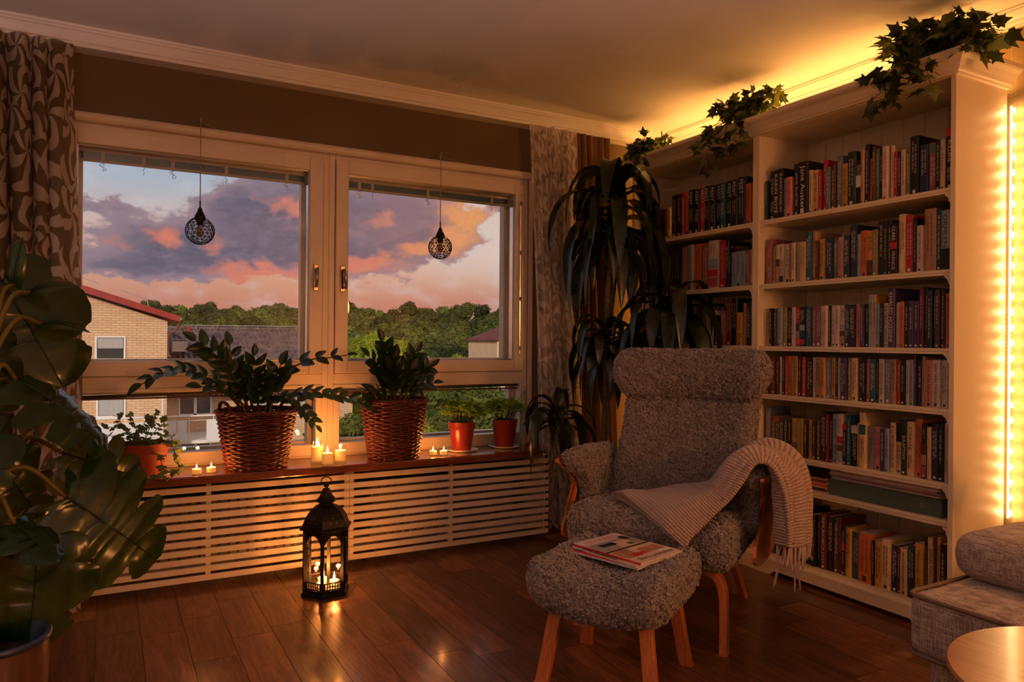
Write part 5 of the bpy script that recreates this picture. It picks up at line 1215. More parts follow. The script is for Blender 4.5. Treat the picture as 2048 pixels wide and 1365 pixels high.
MB().lathe([(.001, .008), (.14, .004)], 24).build('soil', SOIL, z1_)
o1 = (B1[0], B1[1], .72); bs = lambda dx, dy: (B1[0] + dx, B1[1] + dy, .72)
zz_frond(z1_, [bs(-.05, -.03), (-2.60, -.19, .80), (-2.69, -.2, .885), (-2.80, -.21, .93), (-2.88, -.22, .926), (-2.965, -.23, .88)], 13, .062, off=o1)
zz_frond(z1_, [bs(-.03, 0), (-2.565, -.2, .84), (-2.617, -.2, .925), (-2.68, -.2, 1.0), (-2.757, -.2, 1.06)], 12, .068, (0, -.9, .4), off=o1)
zz_frond(z1_, [bs(-.02, .02), (-2.564, -.17, .83), (-2.592, -.15, .915), (-2.612, -.14, 1.04)], 9, .066, (.2, -1, .2), off=o1)
zz_frond(z1_, [bs(0, .03), (-2.532, -.18, .82), (-2.527, -.2, .91), (-2.519, -.21, .995)], 9, .064, (.3, -1, .2), off=o1)
zz_frond(z1_, [bs(.03, 0), (-2.445, -.2, .80), (-2.427, -.22, .893), (-2.405, -.23, .955)], 7, .066, (0, -.8, .6), off=o1)
zz_frond(z1_, [bs(.04, .0), (-2.44, -.19, .84), (-2.369, -.2, .926), (-2.267, -.21, .976), (-2.19, -.22, .985), (-2.10, -.23, .998)], 9, .058, (0, -.6, .8), off=o1)
zz_frond(z1_, [bs(.05, -.02), (-2.434, -.2, .79), (-2.346, -.22, .818), (-2.266, -.24, .82), (-2.10, -.26, .788), (-1.985, -.265, .74)], 14, .056, (0, -.5, .86), off=o1)
zz_frond(z1_, [bs(.05, -.04), (-2.434, -.21, .785), (-2.346, -.23, .795), (-2.3, -.24, .735), (-2.25, -.25, .675)], 10, .05, (.3, -.8, .5), off=o1)
zz_frond(z1_, [bs(-.05, -.04), (-2.58, -.22, .80), (-2.65, -.24, .85), (-2.74, -.26, .865)], 8, .058, (0, -.6, .8), off=o1)
zz_frond(z1_, [bs(.0, -.03), (-2.50, -.22, .80), (-2.49, -.25, .87), (-2.47, -.27, .91)], 7, .062, (0, -.9, .4), off=o1)
z2_ = thing('zz_plant', 'upright zz plant with dense dark fronds in the right wicker basket', 'plant', (B2[0], B2[1], .75), group='zz plants on the sill')
MB().lathe([(.001, .008), (.135, .004)], 24).build('soil', SOIL, z2_)
o2 = (B2[0], B2[1], .75)
for tip, up, n_, ll in (((-1.921, -.21, 1.065), (.2, -1, .1), 13, .07), ((-1.985, -.2, .99), (.3, -1, .3), 11, .062), ((-1.745, -.2, 1.01), (-.2, -1, .3), 11, .066), ((-1.668, -.19, .94), (0, -.9, .4), 10, .06), ((-1.651, -.21, .855), (0, -.7, .7), 8, .056), ((-2.03, -.235, .815), (0, -.7, .7), 9, .055), ((-1.836, -.17, .985), (0, -1, .2), 10, .064), ((-1.78, -.23, .93), (0, -1, .4), 9, .06), ((-1.89, -.24, .93), (0, -1, .3), 9, .06)):
    b0 = np.array((B2[0] + (tip[0] - B2[0]) * .25, B2[1] + (tip[1] - B2[1]) * .4, .75)); tp = np.array(tip); mid = b0 * .5 + tp * .5 + np.array([-(tp[0] - b0[0]) * .15, 0, .03])
    zz_frond(z2_, [b0, mid, tp], n_, ll, up, off=o2)

# ------------------------------------------------------------------ potted herbs and grape ivy
TERRA = M('terracotta', srgb(150, 62, 34), .6, var=.12, vscale=10); REDPOT = M('brown_plastic_pot', srgb(134, 44, 28), .30, var=.05); WHITEC = M('white_ceramic', (.78, .76, .74), .25)
def pot(nm, lab, loc, r0, r1, h, mat, lip=.012, grp=None):
    r = thing(nm, lab, 'plant pot', loc, group=grp)
    MB().lathe([(.001, 0), (r0, 0), (r0 * 1.01, .004), (lerp(r0, r1, .72), h * .74), (lerp(r0, r1, .74) + lip * .4, h * .76), (r1, h * .985), (r1 + .001, h), (r1 - .005, h), (r1 - .007, h * .9)], 36).build('pot_body', mat, r, smooth=True, auto=.6)
    MB().lathe([(.001, h * .89), (r1 - .005, h * .885)], 28).build('soil', SOIL, r); return r
def saucer(lab, loc, rr, grp='saucers on the sill'):
    o = MB().lathe([(.001, .0), (rr * .75, 0), (rr, .010), (rr - .003, .011), (rr * .74, .004), (.001, .004)], 40).build('saucer', WHITEC, loc=loc, smooth=True); return tag(o, lab, 'saucer', grp)
def herb(nm, lab, loc, R_, hh, seed):
    rg = np.random.default_rng(seed); r = thing(nm, lab, 'plant', loc, group='parsley plants')
    sm = MB(); lf = MB()
    for k in range(80):
        a = rg.uniform(0, 6.28); q = R_ * .8 * rg.uniform(0, 1) ** .5; lean = rg.uniform(.2, 1.0); h_ = hh * rg.uniform(.55, 1.0) * (1 - .25 * lean)
        p0 = np.array([math.cos(a) * q * .6, math.sin(a) * q * .6, 0]); p2 = p0 + np.array([math.cos(a) * lean * R_ * .9, math.sin(a) * lean * R_ * .9, h_]); pm = (p0 + p2) / 2 + np.array([0, 0, h_ * .12])
        sm.tube(bez([p0, pm, p2], 3), .0011, 4)
        for c in range(7):
            cc = p2 + rg.normal(size=3) * np.array([.013, .013, .009])
            for s in range(5):
                an = rg.uniform(0, 6.28); d = np.array([math.cos(an), math.sin(an), rg.uniform(-.3, .6)]); e = np.cross(d, [0, 0, 1]); e /= np.linalg.norm(e) + 1e-6; ln = rg.uniform(.010, .017)
                up_ = np.array([0, 0, .002]); lf.add([cc, cc + d * ln * .6 + e * ln * .45 + up_, cc + d * ln, cc + d * ln * .6 - e * ln * .45 + up_], [(0, 1, 2, 3)])
    sm.build('stems', STEMG, r, smooth=True)['kind'] = 'stuff'; lf.build('foliage', HERB, r)['kind'] = 'stuff'
for (x_, y_, lab, sd) in ((-1.452, -.125, 'farther left', 3), (-1.185, -.105, 'right', 4)):
    saucer('white saucer under the %s red-brown herb pot' % ('left' if sd == 3 else 'right'), (x_, y_, .4905), .088)
    pot('herb_pot', 'left red-brown plastic herb pot with broad collar' if sd == 3 else 'right red-brown plastic herb pot by the window edge', (x_, y_, .4955), .050, .072, .148, REDPOT, .014 if sd == 3 else .003, 'red-brown herb pots')
    herb('parsley', 'feathery green parsley in the %s herb pot' % ('left' if sd == 3 else 'right'), (x_, y_, .4955 + .132), .088, .13, sd)
saucer('white saucer under the terracotta pot', (-2.955, -.185, .4905), .112)
pot('terracotta_pot', 'round terracotta pot with trailing grape ivy behind the monstera', (-2.955, -.185, .4955), .072, .100, .135, TERRA, .012)
gi = thing('grape_ivy', 'small trailing grape ivy with pale lobed leaves in terracotta pot', 'plant', (-2.955, -.185, .615))
lob = MB()
def lobed(points, name, mat, curl=.12):
    """flat lobed leaf fan from outline around centre, slight dome"""
    mb = MB(); c = (0, .38); vs = [(c[0], c[1], .03)] + [(x, y, -curl * ((x - c[0]) ** 2 + (y - c[1]) ** 2)) for x, y in points]; n = len(points)
    mid = [((x + c[0]) / 2, (y + c[1]) / 2, .02) for x, y in points]; vs += mid
    fs = [(0, 1 + n + i, 1 + n + (i + 1) % n) for i in range(n)] + [(1 + n + i, 1 + i, 1 + (i + 1) % n, 1 + n + (i + 1) % n) for i in range(n)]
    mb.add(vs, fs); return mb.mesh(name, mat, True)
gshape = [(0, 0), (.12, .10), (.30, .02), (.40, .18), (.34, .32), (.22, .36), (.34, .55), (.24, .78), (.08, .72), (0, 1.0), (-.08, .72), (-.24, .78), (-.34, .55), (-.22, .36), (-.34, .32), (-.40, .18), (-.30, .02), (-.12, .10)]
gleaf = lobed(gshape, 'leaf', GRL)
grn = random.Random(4)
gst = [[(0, 0, 0), (-.06, -.02, .07), (-.13, -.03, .09)], [(0, 0, 0), (-.03, 0, .08), (-.05, .0, .13)], [(0, 0, 0), (.02, -.02, .08), (.03, -.03, .12)], [(0, 0, 0), (.05, 0, .07), (.09, -.01, .11)], [(0, 0, 0), (-.10, -.03, .05), (-.19, -.04, .05), (-.24, -.05, .02)],
       [(.03, -.03, 0), (.09, -.07, .02), (.12, -.09, -.05), (.125, -.10, -.10), (.08, -.12, -.125)], [(.02, 0, 0), (.09, -.04, .05), (.11, -.06, .0)], [(.0, -.03, 0), (.05, -.10, -.03), (.06, -.13, -.09), (.02, -.135, -.115)], [(0, .02, 0), (.02, .03, .09), (.06, .03, .14)], [(-.02, 0, 0), (-.08, .0, .09), (-.10, .01, .13)]]
for s_ in gst:
    pth = bez(s_, 6); o = MB().tube(pth, .0016, 5).build('vine', STEMG, gi, smooth=True)
    for i in range(2, len(pth), 2):
        for _ in range(2):
            d = Vector((grn.uniform(-1, 1), grn.uniform(-1, .6), grn.uniform(-.2, .7))); link_mesh('leaf', gleaf, o, frame(pth[i], d, (grn.uniform(-.5, .5), -.5, .8), grn.uniform(.024, .042)))

# ------------------------------------------------------------------ dracaena with several heads
def strap(p, d, L, W, g, n=12, twist=0.0):
    p = np.array(p, float); d = np.array(d, float); d /= np.linalg.norm(d); rows = []; side0 = np.cross(d, [0, 0, 1.0])
    if np.linalg.norm(side0) < .1: side0 = np.array([1.0, 0, 0])
    side0 /= np.linalg.norm(side0)
    for i in range(n + 1):
        t_ = i / n; w_ = W * (min(1, .35 + t_ * 2.2)) * (1 - max(0, (t_ - .45) / .55) ** 1.7) + .0008
        nr = np.cross(side0, d); nr /= np.linalg.norm(nr) + 1e-9; sd = side0 * math.cos(twist * t_) + nr * math.sin(twist * t_)
        rows.append([p - sd * w_ + nr * w_ * .35, p, p + sd * w_ + nr * w_ * .35]); p = p + d * L / n
        d = d + np.array([0, 0, -1.0]) * g * (.35 + t_) / n; d /= np.linalg.norm(d)
    return rows
dp = thing('planter', 'dark glazed floor planter behind the armchair', 'plant pot', (-.765, -.447, 0))
GLAZE = M('dark_glaze', srgb(36, 26, 24), .15, var=.5, vscale=30, coat=.5)
MB().lathe([(.001, 0), (.115, 0), (.128, .02), (.15, .20), (.155, .30), (.158, .33), (.150, .33), (.146, .30)], 40).build('pot_body', GLAZE, dp, smooth=True)
MB().lathe([(.001, .30), (.147, .298)], 28).build('soil', SOIL, dp)
dr = thing('dracaena', 'tall dracaena with drooping dark strap leaves on several canes', 'plant', (-.765, -.447, .30)); oD = np.array([-.765, -.447, .30])
drn = random.Random(12)
def cane(pts, heads, nleaf, L, seed, topup=2, R_=.016, spanz=.3):
    path = [np.array(p) - oD for p in bez(pts, 8)]; k = len(path); rr = [lerp(R_, R_ * .75, i / k) * (1.0 + .06 * (i % 2)) for i in range(k)]
    c = MB().tube(path, rr, 9).build('cane', CANE, dr, smooth=True); rg = random.Random(seed)
    top = path[-1]; P = np.array(path); z_ = P[:, 2]
    for i in range(nleaf):
        f_ = i / (nleaf - 1); h_ = spanz * (1 - f_); zz = top[2] - h_; base = np.array([np.interp(zz, z_, P[:, 0]), np.interp(zz, z_, P[:, 1]), zz])
        a = i * 2.39996 + rg.uniform(-.3, .3); el_ = lerp(.25, 1.15, f_ ** 1.3) + rg.uniform(-.1, .15)
        d = (math.cos(a) * math.cos(el_), math.sin(a) * math.cos(el_), math.sin(el_)); l_ = L * rg.uniform(.75, 1.15) * (1 - .25 * max(0, f_ - .8) * 5 * .5)
        mb = MB(); mb.grid(strap(base, d, l_, rg.uniform(.027, .037) * (L / .45), rg.uniform(9.0, 14.0) * (1 - .35 * f_), twist=rg.uniform(-.7, .7))); mb.build('leaf', DRL, c, smooth=True)
cane([(-.768, -.447, .30), (-.767, -.447, .5), (-.758, -.453, 1.0), (-.754, -.453, 1.32), (-.738, -.466, 1.62), (-.715, -.476, 1.90)], 1, 46, .55, 3, spanz=.36)
cane([(-.735, -.455, .30), (-.741, -.461, .5), (-.756, -.452, .95), (-.760, -.455, 1.12)], 1, 30, .40, 4, spanz=.16)
cane([(-.70, -.50, .30), (-.64, -.60, .6), (-.58, -.72, .98), (-.563, -.752, 1.26)], 1, 36, .50, 6, spanz=.20)
cane([(-.84, -.44, .30), (-.93, -.43, .48), (-1.02, -.42, .60), (-1.06, -.419, .70)], 1, 18, .36, 8, spanz=.08, R_=.012)

# ------------------------------------------------------------------ ivy on the bookcases
ishape = [(0, 0), (.16, -.06), (.40, .10), (.30, .24), (.52, .52), (.26, .50), (.14, .66), (0, 1.0), (-.14, .66), (-.26, .50), (-.52, .52), (-.30, .24), (-.40, .10), (-.16, -.06)]
ivy_me = [lobed(ishape, 'leaf', IVL[0], .25), lobed(ishape, 'leaf', IVL[0], .05), lobed(ishape, 'leaf', IVL[1], .2)]
def ivy(lab, c, ext, trails, n, ls, seed):
    rg = random.Random(seed); r = thing('ivy', lab, 'plant', (c[0], c[1], 2.143), group='ivy plants on top of the bookcases'); o_ = Vector((c[0], c[1], 2.143))
    ptm = MB().lathe([(.001, 0), (.035, 0), (.045, .07), (.041, .07), (.04, .06), (.001, .06)], 20).build('nursery_pot', DARKV, r, smooth=True)
    nv = 14
    for k in range(nv):
        a = 2 * PI * k / nv + rg.uniform(-.2, .2); tip = Vector((math.cos(a) * ext[0], math.sin(a) * ext[1], rg.uniform(.2, 1.0) * ext[2])); pth = bez([(0, 0, .06), tuple(tip * .5 + Vector((0, 0, ext[2] * .5))), tuple(tip)], 7)
        trail(r, pth, int(n / nv), ls, rg)
    for t_ in trails: trail(r, bez([(0, 0, .06)] + [tuple(Vector(p) - o_) for p in t_], 8), 20, ls, rg)
def trail(r, pth, n, ls, rg):
    o = MB().tube(pth, .0016, 5).build('vine', STEMG, r, smooth=True); k = len(pth)
    for i in range(n):
        p = Vector(pth[min(k - 1, int(lerp(.15, 1, (i + rg.random()) / n) * (k - 1)))]); d = Vector((rg.uniform(-1, .7), rg.uniform(-1, 1), rg.uniform(-.9, .6)))
        q = p + d.normalized() * ls * .5; link_mesh('leaf', rg.choice((ivy_me[0], ivy_me[0], ivy_me[1], ivy_me[1], ivy_me[2])), o, frame(q, d + Vector((0, 0, -.3)), (rg.uniform(-1.2, .2), rg.uniform(-1, .6), rg.uniform(.1, 1)), ls * rg.uniform(.75, 1.3)))
ivy('trailing ivy on the near corner of the nearer bookcase', (-.33, -1.985), (.15, .21, .125), [[(-.40, -1.97, 2.20), (-.47, -1.93, 2.12), (-.48, -1.86, 2.06), (-.47, -1.78, 2.02)], [(-.42, -1.93, 2.18), (-.47, -1.90, 2.08), (-.47, -1.88, 1.98)], [(-.40, -2.0, 2.18), (-.46, -2.01, 2.10), (-.46, -2.03, 2.01)], [(-.40, -1.90, 2.2), (-.46, -1.84, 2.12), (-.47, -1.80, 2.08)], [(-.36, -2.08, 2.2), (-.40, -2.15, 2.14), (-.40, -2.19, 2.10)]], 364, .060, 2)
ivy('trailing ivy over the joint between the two bookcases', (-.34, -1.03), (.12, .17, .14), [[(-.42, -.98, 2.19), (-.47, -.93, 2.10), (-.47, -.89, 2.0), (-.46, -.87, 1.93)], [(-.42, -1.05, 2.17), (-.46, -1.07, 2.08), (-.46, -1.09, 1.99)], [(-.40, -.92, 2.17), (-.45, -.86, 2.12), (-.45, -.83, 2.06)], [(-.42, -1.0, 2.17), (-.46, -1.0, 2.09), (-.46, -1.0, 2.02)]], 266, .050, 3)
ivy('small ivy on the far end of the farther bookcase', (-.35, -.30), (.10, .13, .11), [[(-.42, -.25, 2.18), (-.45, -.19, 2.14), (-.45, -.14, 2.08)], [(-.42, -.33, 2.16), (-.46, -.35, 2.09)]], 196, .046, 4)
# ------------------------------------------------------------------ monstera
def monstera_leaf(n, gap, b0, curl, sdrop, fold, seed, wid=1.0):
    rg = random.Random(seed); out = np.array(bez([(.03, -.01), (.20, -.17), (.42, -.10), (.52, .18), (.48, .48), (.36, .74), (.17, .92), (0, 1.0)], 14)); d = np.r_[0, np.cumsum(np.linalg.norm(np.diff(out, axis=0), axis=1))]; d /= d[-1]
    O = lambda t_: np.array([np.interp(t_, d, out[:, 0]) * wid, np.interp(t_, d, out[:, 1])])
    mb = MB(); na, nb = 6, 9
    for sg in (-1, 1):
        cuts = [0] + sorted([(i + rg.uniform(-.15, .15)) / n for i in range(1, n)]) + [1]
        for i in range(n):
            s0, s1 = cuts[i], cuts[i + 1]; g_ = gap * rg.uniform(.6, 1.2) if n > 1 else 0; rows = []
            for b in np.linspace(0, 1, nb):
                k = max(0, (b - b0) / (1 - b0)); k = k * k * (3 - 2 * k); row = []
                for a in np.linspace(0, 1, na):
                    aa = .5 + (a - .5) * (1 - g_ * k); 
                    if i == 0: aa = max(aa, a * (1 - g_ * k * .5))
                    mi = np.array([0, .02 + .90 * (s0 + (s1 - s0) * a) ** 1.1]); ou = O(s0 + (s1 - s0) * aa); ed = 1 - .07 * (2 * (a - .5)) ** 2 * (b > .8) if n > 1 else 1
                    p = mi + (ou - mi) * b * ed; x, y = p[0] * sg, p[1]
                    z = -curl * max(0, y) ** 2 - sdrop * x * x + fold * abs(x) - .10 * k * g_ + .012 * math.sin(y * 30 + a * 3)
                    row.append((x, y, z))
                rows.append(row)
            mb.grid(rows if sg > 0 else [r_[::-1] for r_ in rows])
    mb.tube([(0, y, -curl * y * y + .004) for y in np.linspace(0, .97, 10)], [lerp(.012, .003, i / 9) for i in range(10)], 5)
    return mb.mesh('leaf', MOL, True)
ML = [monstera_leaf(5, .50, .36, .25, .3, .06, 1, 1.1), monstera_leaf(4, .50, .38, .15, .5, .15, 2), monstera_leaf(6, .40, .4, .6, .7, .05, 3, .9), monstera_leaf(1, 0, .5, .5, 1.0, .25, 4, .75), monstera_leaf(3, .38, .5, .10, .35, .05, 5, 1.1)]
mpo = thing('planter', 'dark round planter with blue-grey rim at the lower left', 'plant pot', (-3.335, -1.50, 0))
BARKP = M('bark_pattern_glaze', srgb(44, 32, 26), .35, col2=srgb(120, 84, 58), vscale=14, stretch=(1, 1, .25), coat=.3); RIMB = M('blue_grey_rim', srgb(52, 64, 92), .3)
MB().lathe([(.001, 0), (.10, 0), (.112, .02), (.122, .30), (.120, .335)], 44).build('pot_body', BARKP, mpo, smooth=True)
MB().lathe([(.120, .335), (.127, .340), (.128, .350), (.122, .354), (.113, .350), (.110, .30)], 44).build('rim', RIMB, mpo, smooth=True)
MB().lathe([(.001, .305), (.112, .30)], 32).build('soil', SOIL, mpo)
mo = thing('monstera', 'large monstera with split glossy leaves in the left foreground', 'plant', (-3.335, -1.50, .30)); oM = Vector((-3.335, -1.50, .30))
CAMP = Vector((-3.096, -3.638, 1.0714))
# stake and main stem
main = [(-3.335, -1.50, .30), (-3.36, -1.42, .55), (-3.37, -1.34, .85), (-3.36, -1.28, 1.10)]
mainp = [Vector(p) for p in bez(main, 8)]
MB().tube([p - oM for p in mainp], [lerp(.017, .010, i / (len(mainp) - 1)) for i in range(len(mainp))], 8).build('main_stem', MOS, mo, smooth=True)
def mleaf(base, tip, k, nrm, size=None, from_t=.4, wid=1.0, arc=.06):
    base, tip = Vector(base), Vector(tip); L = size or (tip - base).length
    s = mainp[int(from_t * (len(mainp) - 1))]; mid = (s + base) / 2 + Vector((0, 0, arc)); pth = [Vector(p) - oM for p in bez([s, mid, base], 8)]
    st_ = MB().tube(pth, [lerp(.0085, .0055, i / (len(pth) - 1)) for i in range(len(pth))], 7).build('petiole', MOS, mo, smooth=True)
    m_ = frame(base - oM, tip - base, nrm, L) @ Matrix.Diagonal((wid, 1, 1, 1)); link_mesh('leaf', ML[k], st_, m_)
tc_ = lambda b, up=.3, side=0.0: (CAMP - Vector(b)).normalized() * .75 + Vector((side, 0, up))
mleaf((-3.36, -1.12, 1.235), (-3.20, -1.20, .95), 4, (.25, -.85, .35), .36, .9, 1.0, .10)       # big top leaf hanging to the right
mleaf((-3.33, -1.12, 1.22), (-3.325, -1.16, 1.345), 3, (-.2, -.9, .1), .13, .95, .55)              # young furled leaves
mleaf((-3.29, -1.12, 1.20), (-3.225, -1.18, 1.245), 3, (.5, -.7, .6), .12, .95, .6)
mleaf((-3.26, -1.14, 1.11), (-3.175, -1.15, 1.13), 3, (.2, -.3, 1.0), .115, .9, 1.0)
mleaf((-3.31, -1.24, .955), (-3.105, -1.30, .835), 0, (.35, -.35, .85), .30, .75, .85)               # arching right leaf
mleaf((-3.20, -1.22, .745), (-3.02, -1.24, .675), 1, (-.3, -.8, .5), .22, .55, 1.0)                 # near the terracotta pot
mleaf((-3.19, -1.32, .64), (-2.985, -1.36, .485), 0, (.05, -.85, .5), .31, .5, 1.1)             # lobed leaf over the cover
mleaf((-3.245, -1.40, .525), (-3.265, -1.44, .28), 4, (-.1, -1, .15), .255, .35, 1.0)               # low hanging leaf
mleaf((-3.295, -1.42, .60), (-3.18, -1.52, .51), 4, (.25, -.35, .9), .155, .45, .95)                 # lit small leaf
mleaf((-3.40, -1.40, .84), (-3.345, -1.52, .67), 4, (-.1, -.6, .75), .20, .65, 1.0)
mleaf((-3.42, -1.40, .63), (-3.37, -1.52, .47), 1, (-.1, -.6, .75), .20, .4, 1.0)
mleaf((-3.36, -1.20, .74), (-3.25, -1.18, .56), 1, (.2, -.9, .4), .24, .55, .9)
mleaf((-3.44, -1.26, 1.10), (-3.37, -1.34, .88), 2, (-.1, -.8, .5), .28, .85, .9)

# ------------------------------------------------------------------ pendant lamps of wire
bm = bmesh.new(); bmesh.ops.create_icosphere(bm, subdivisions=3, radius=1.0)
wr = random.Random(8); cents = []
bm.faces.ensure_lookup_table(); bm.verts.ensure_lookup_table()
# merge triangles into irregular cells: keep a random subset of the dual edges plus long arcs
dual = {f.index: (f.calc_center_median().normalized() + Vector((wr.uniform(-.05, .05), wr.uniform(-.05, .05), wr.uniform(-.05, .05)))).normalized() for f in bm.faces}
edges = [(e.link_faces[0].index, e.link_faces[1].index) for e in bm.edges if len(e.link_faces) == 2]
keepv = [v for v in bm.verts if wr.random() < .55]; ring_e = set()
for v in keepv:
    fs_ = {f.index for f in v.link_faces}
    for e in v.link_edges:
        pass
    outer = set()
    for f in v.link_faces:
        for e in f.edges:
            if v not in e.verts:
                a, b = e.link_faces[0].index, e.link_faces[1].index; outer.add(e.index)
    ring_e |= outer
bm.edges.ensure_lookup_table(); wire = MB(); jit = {v.index: (v.co + Vector((wr.uniform(-.06, .06), wr.uniform(-.06, .06), wr.uniform(-.06, .06)))).normalized() for v in bm.verts}
R0 = .0615
for ei in ring_e:
    e = bm.edges[ei]; a, b = jit[e.verts[0].index], jit[e.verts[1].index]
    if a.z > .86 and b.z > .86: continue
    wire.tube([a * R0, ((a + b) / 2).normalized() * R0, b * R0], .00135, 4)
bm.free()
wire_me = wire.mesh('wire_globe', BLACK)
CORDB = M('lamp_cord', srgb(150, 130, 110), .7); BULBM = M('lamp_bulb', (.5, .42, .36), .2)
def pendant(lab, x, y, z, ztop, wx):
    r = thing('pendant_lamp', lab, 'pendant lamp', (x, y, z), group='wire pendant lamps in the window')
    g_ = link_mesh('wire_globe', wire_me, r); 
    MB().lathe([(.004, .105), (.007, .103), (.012, .088), (.024, .064), (.025, .052), (.021, .050)], 24).build('lamp_cap', BLACK, r, smooth=True)
    MB().lathe([(.015, .055), (.015, .03), (.012, .026), (.001, .026)], 16).build('socket', BLACK, r, smooth=True)
    MB().lathe([(.001, -.028), (.012, -.022), (.016, -.006), (.010, .016), (.009, .028)], 16).build('bulb', BULBM, r, smooth=True)
    MB().tube([(0, 0, .10), (0, 0, .135)], .0035, 8).build('cord_grip', BLACK, r)
    MB().tube(bez([(0, 0, .135), (0, 0, ztop - z - .03), (0, .03, ztop - z + .005), (.03, -y - .004, ztop - z + .012), (wx, -y - .003, ztop - z - .035)], 6), .0022, 6).build('cord', CORDB, r, smooth=True)
    MB().tube([(0, -y, ztop - z + .02), (0, .0, ztop - z + .02), (0, -.008, ztop - z + .006), (0, 0, ztop - z - .004)], .0018, 6).build('hook', CHROME, r, smooth=True)
pendant('black wire globe lamp hanging in the left window', -2.733, -.082, 1.553, 2.045, .16)
pendant('black wire globe lamp hanging in the right window', -1.566, -.082, 1.560, 2.045, .35)

# ------------------------------------------------------------------ candles
FLAME = M('candle_flame', (1, .8, .4), .5, emit=(1.0, .60, .20), estr=22)
WAX = M('candle_wax', (.85, .62, .36), .5, transl=.35, emit=(1.0, .42, .10), estr=.35)
WICKM = M('candle_wick', (.02, .02, .02), .9); TINM = M('tealight_tin', (.7, .66, .6), .3, metal=.8)
CLIGHT = (1.0, .31, .06)
def flame(parent, x, y, z, s=1.0, en=.5):
    MB().tube([(x, y, z - .006 * s), (x, y, z + .004 * s)], .0009, 5).build('wick', WICKM, parent)
    MB().lathe([(.0003, .0), (.0030 * s, .004 * s), (.0036 * s, .008 * s), (.0026 * s, .014 * s), (.0011 * s, .021 * s), (.0002, .026 * s)], 12, c=(x, y, z)).build('flame', FLAME, parent, smooth=True)
    w_ = parent.matrix_basis.translation if parent.parent is None else parent.location
    light('candle_light', 'POINT', (parent.location.x + x, parent.location.y + y, parent.location.z + z + .014 * s), en, CLIGHT, size=.008)
def glass_candle(lab, loc, r_, h, wh, s=1.2, en=.8):
    r = thing('glass_candle', lab, 'candle', loc, group='glass candles on the sill')
    MB().lathe([(.001, .0), (r_ * .96, .0), (r_, .003), (r_, h), (r_ - .0018, h), (r_ - .002, .008), (.001, .008)], 36).build('glass', CLEARG, r, smooth=True, auto=.7)
    MB().lathe([(.001, .0085), (r_ - .0026, .0085), (r_ - .0026, wh), (r_ * .5, wh - .002), (.001, wh - .003)], 28).build('wax', WAX, r, smooth=True, auto=.7)
    flame(r, 0, 0, wh + .001, s, en)
SZ = .4906
glass_candle('tall glass candle at the back of the three on the sill', (-2.222, -.172, SZ), .031, .098, .076, 1.5, 2.6)
glass_candle('short glass candle at the front of the three on the sill', (-2.198, -.262, SZ), .028, .072, .056, 1.2, 2.2)
glass_candle('right glass candle of the three beside the upright zz plant', (-2.122, -.205, SZ), .028, .078, .056, 1.2, 2.2)
def tealight(lab, loc):
    r = thing('tealight', lab, 'candle', loc, group='tealights on the sill')
    MB().lathe([(.001, 0), (.0195, 0), (.0205, .002), (.0205, .026), (.0197, .026), (.0195, .003), (.001, .003)], 28).build('cup', CLEARG, r, smooth=True, auto=.7)
    MB().lathe([(.001, .0035), (.0188, .0035), (.0188, .023), (.010, .0215), (.001, .021)], 24).build('wax', WAX, r, smooth=True, auto=.7); flame(r, 0, 0, .023, .8, 1.2)
tealight('left tealight of the pair by the terracotta pot', (-2.755, -.248, SZ)); tealight('right tealight of the pair by the terracotta pot', (-2.695, -.232, SZ))
tealight('left tealight of the pair beside the herb pot', (-1.648, -.205, SZ)); tealight('right tealight of the pair beside the herb pot', (-1.600, -.228, SZ))

# ------------------------------------------------------------------ lantern
ln = thing('lantern', 'black metal hexagonal lantern with domed roof standing on the floor', 'lantern', (-2.275, -.535, 0), .12)
hexp = lambda r_, z, rot=0.0: [(r_ * math.cos(PI / 3 * k + rot), r_ * math.sin(PI / 3 * k + rot), z) for k in range(6)]
MB().lathe([(.001, 0), (.106, 0), (.106, .010), (.098, .014), (.098, .022), (.102, .026), (.102, .030), (.001, .030)], 6).build('base', BLACK, ln, bevel=.001)
MB().lathe([(.001, .272), (.100, .272), (.114, .276), (.114, .284), (.104, .288), (.102, .296), (.094, .318), (.078, .342), (.055, .362), (.034, .372), (.030, .374), (.030, .380), (.046, .388), (.046, .391), (.030, .408), (.018, .432), (.013, .442), (.001, .443)], 6).build('roof', BLACK, ln)
dots = MB()
for k in range(6):
    a = PI / 3 * k + PI / 6
    for (rr, z, da) in ((.090, .305, -.16), (.090, .305, .16), (.081, .322, 0), (.073, .332, -.15), (.073, .332, .15)):
        dots.lathe([(.001, -.0015), (.0032, -.0015), (.0032, .0015), (.001, .0015)], 8, c=(rr * math.cos(a + da) * .93, rr * math.sin(a + da) * .93, z + .004))
GLOWD = M('pierced_dot', (.5, .3, .1), .5)
dots.build('pierced_dots', GLOWD, ln)['kind'] = 'stuff'
MB().lathe([(.001, .441), (.010, .446), (.012, .453), (.008, .460), (.001, .462)], 16).build('finial', BLACK, ln, smooth=True)
MB().tube([(.022 * math.cos(t_), .004 * math.sin(t_), .470 + .017 * math.sin(t_)) for t_ in np.linspace(0, 2 * PI, 28)[:-1]], .0024, 6, closed=True).build('carry_ring', BLACK, ln, smooth=True)
for k in range(6):
    a = PI / 3 * k; c_, s_ = math.cos(a), math.sin(a); m_ = MB().box(-.008, .008, -.007, .007, .028, .274).mesh('corner_post', BLACK); link_mesh('corner_post', m_, ln, Matrix.Translation((.090 * c_, .090 * s_, 0)) @ Matrix.Rotation(a, 4, 'Z'))
ap = .090 * math.cos(PI / 6); sw_ = .090
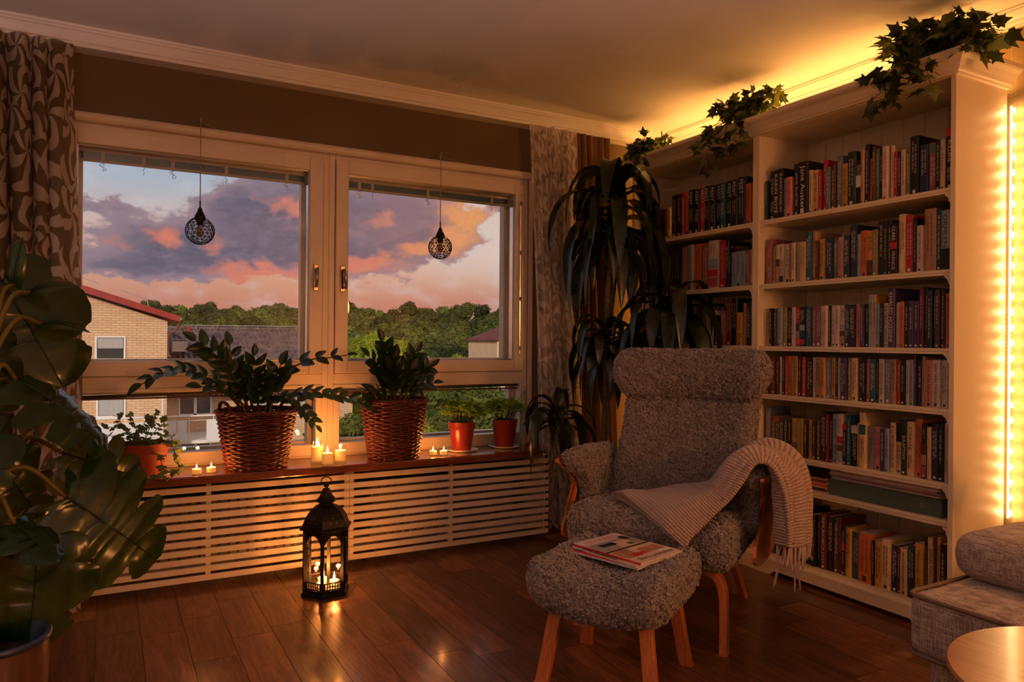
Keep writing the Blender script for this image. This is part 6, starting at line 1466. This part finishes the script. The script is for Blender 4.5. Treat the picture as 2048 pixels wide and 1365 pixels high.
for k in range(6):
    a = PI / 3 * k + PI / 6; Mx = Matrix.Rotation(a, 4, 'Z') @ Matrix.Translation((ap, 0, 0))
    # arched top plate, pierced lower band, glass pane
    n = 14; hw = sw_ / 2; pl = MB(); arc = [(-hw * .80 + 2 * hw * .80 * i / n, .218 + .036 * math.sin(PI * i / n) ** .8) for i in range(n + 1)]
    vs = [(x_, y_, z_) for x_ in (-.002, .002) for (y_, z_) in arc] + [(x_, y_, .273) for x_ in (-.002, .002) for (y_, _) in arc]
    N1 = n + 1; fs = []
    for i in range(n): fs += [(i, i + 1, 2 * N1 + i + 1, 2 * N1 + i), (N1 + i, 3 * N1 + i, 3 * N1 + i + 1, N1 + i + 1), (i, N1 + i, N1 + i + 1, i + 1)]
    pl.add(vs, fs); link_mesh('arch_plate', pl.mesh('arch_plate', BLACK), ln, Mx)
    lb_ = MB()
    lb_.box(-.002, .002, -hw, hw, .028, .034); lb_.box(-.002, .002, -hw, hw, .056, .061)
    for q in range(9): yy = -hw + sw_ * q / 8; lb_.box(-.002, .002, yy - .0016, yy + .0016, .034, .056)
    lb_.box(-.002, .002, -hw, hw, .044, .0468); link_mesh('pierced_band', lb_.mesh('pierced_band', BLACK), ln, Mx)
    link_mesh('pane', MB().box(-.006, -.0045, -hw + .004, hw - .004, .034, .272).mesh('pane', CLEARG), ln, Mx)
for k, (x_, y_) in enumerate(((-.030, -.030), (.030, -.022), (.0, .036))):
    wx = -2.275 + x_ * math.cos(.12) - y_ * math.sin(.12); wy = -.535 + x_ * math.sin(.12) + y_ * math.cos(.12)
    r = thing('lantern_candle', ('front left', 'front right', 'rear')[k] + ' small candle burning inside the black lantern', 'candle', (wx, wy, .0305), group='candles inside the lantern')
    MB().lathe([(.001, 0), (.019, 0), (.019, .020), (.001, .019)], 20).build('wax', WAX, r, smooth=True, auto=.7); flame(r, 0, 0, .022, 1.3, 4.6)

# ------------------------------------------------------------------ leafy plant at the right edge, standing behind the sofa
rp = thing('rubber_plant', 'rubber plant behind the sofa, one dark leaf showing at the right edge', 'plant', (-.40, -2.36, 0))
MB().lathe([(.001, 0), (.07, 0), (.085, .16), (.078, .16), (.076, .14), (.001, .14)], 28).build('pot_body', WHITEC, rp, smooth=True)
RUB = leaf_mat('rubber_leaf', srgb(34, 30, 16), srgb(70, 56, 28), .3, .15)
MB().tube(bez([(0, 0, .13), (.01, -.02, .40), (-.01, -.05, .62)], 6), .008, 8).build('stem', M('rubber_stem', srgb(80, 66, 44), .7), rp, smooth=True)
rbl = blade(1.0, .26, .2, .1, 10, mat=RUB)
for d, z, s_ in (((-.55, .10, .95), .575, .15), ((.2, -.9, .6), .60, .16), ((-.3, -.8, .5), .52, .15), ((.5, .2, .8), .56, .14), ((-.1, -.3, 1), .62, .13)):
    link_mesh('leaf', rbl, rp, frame((-.02, -.045, z), d, (-.7, -.5, .3), s_))
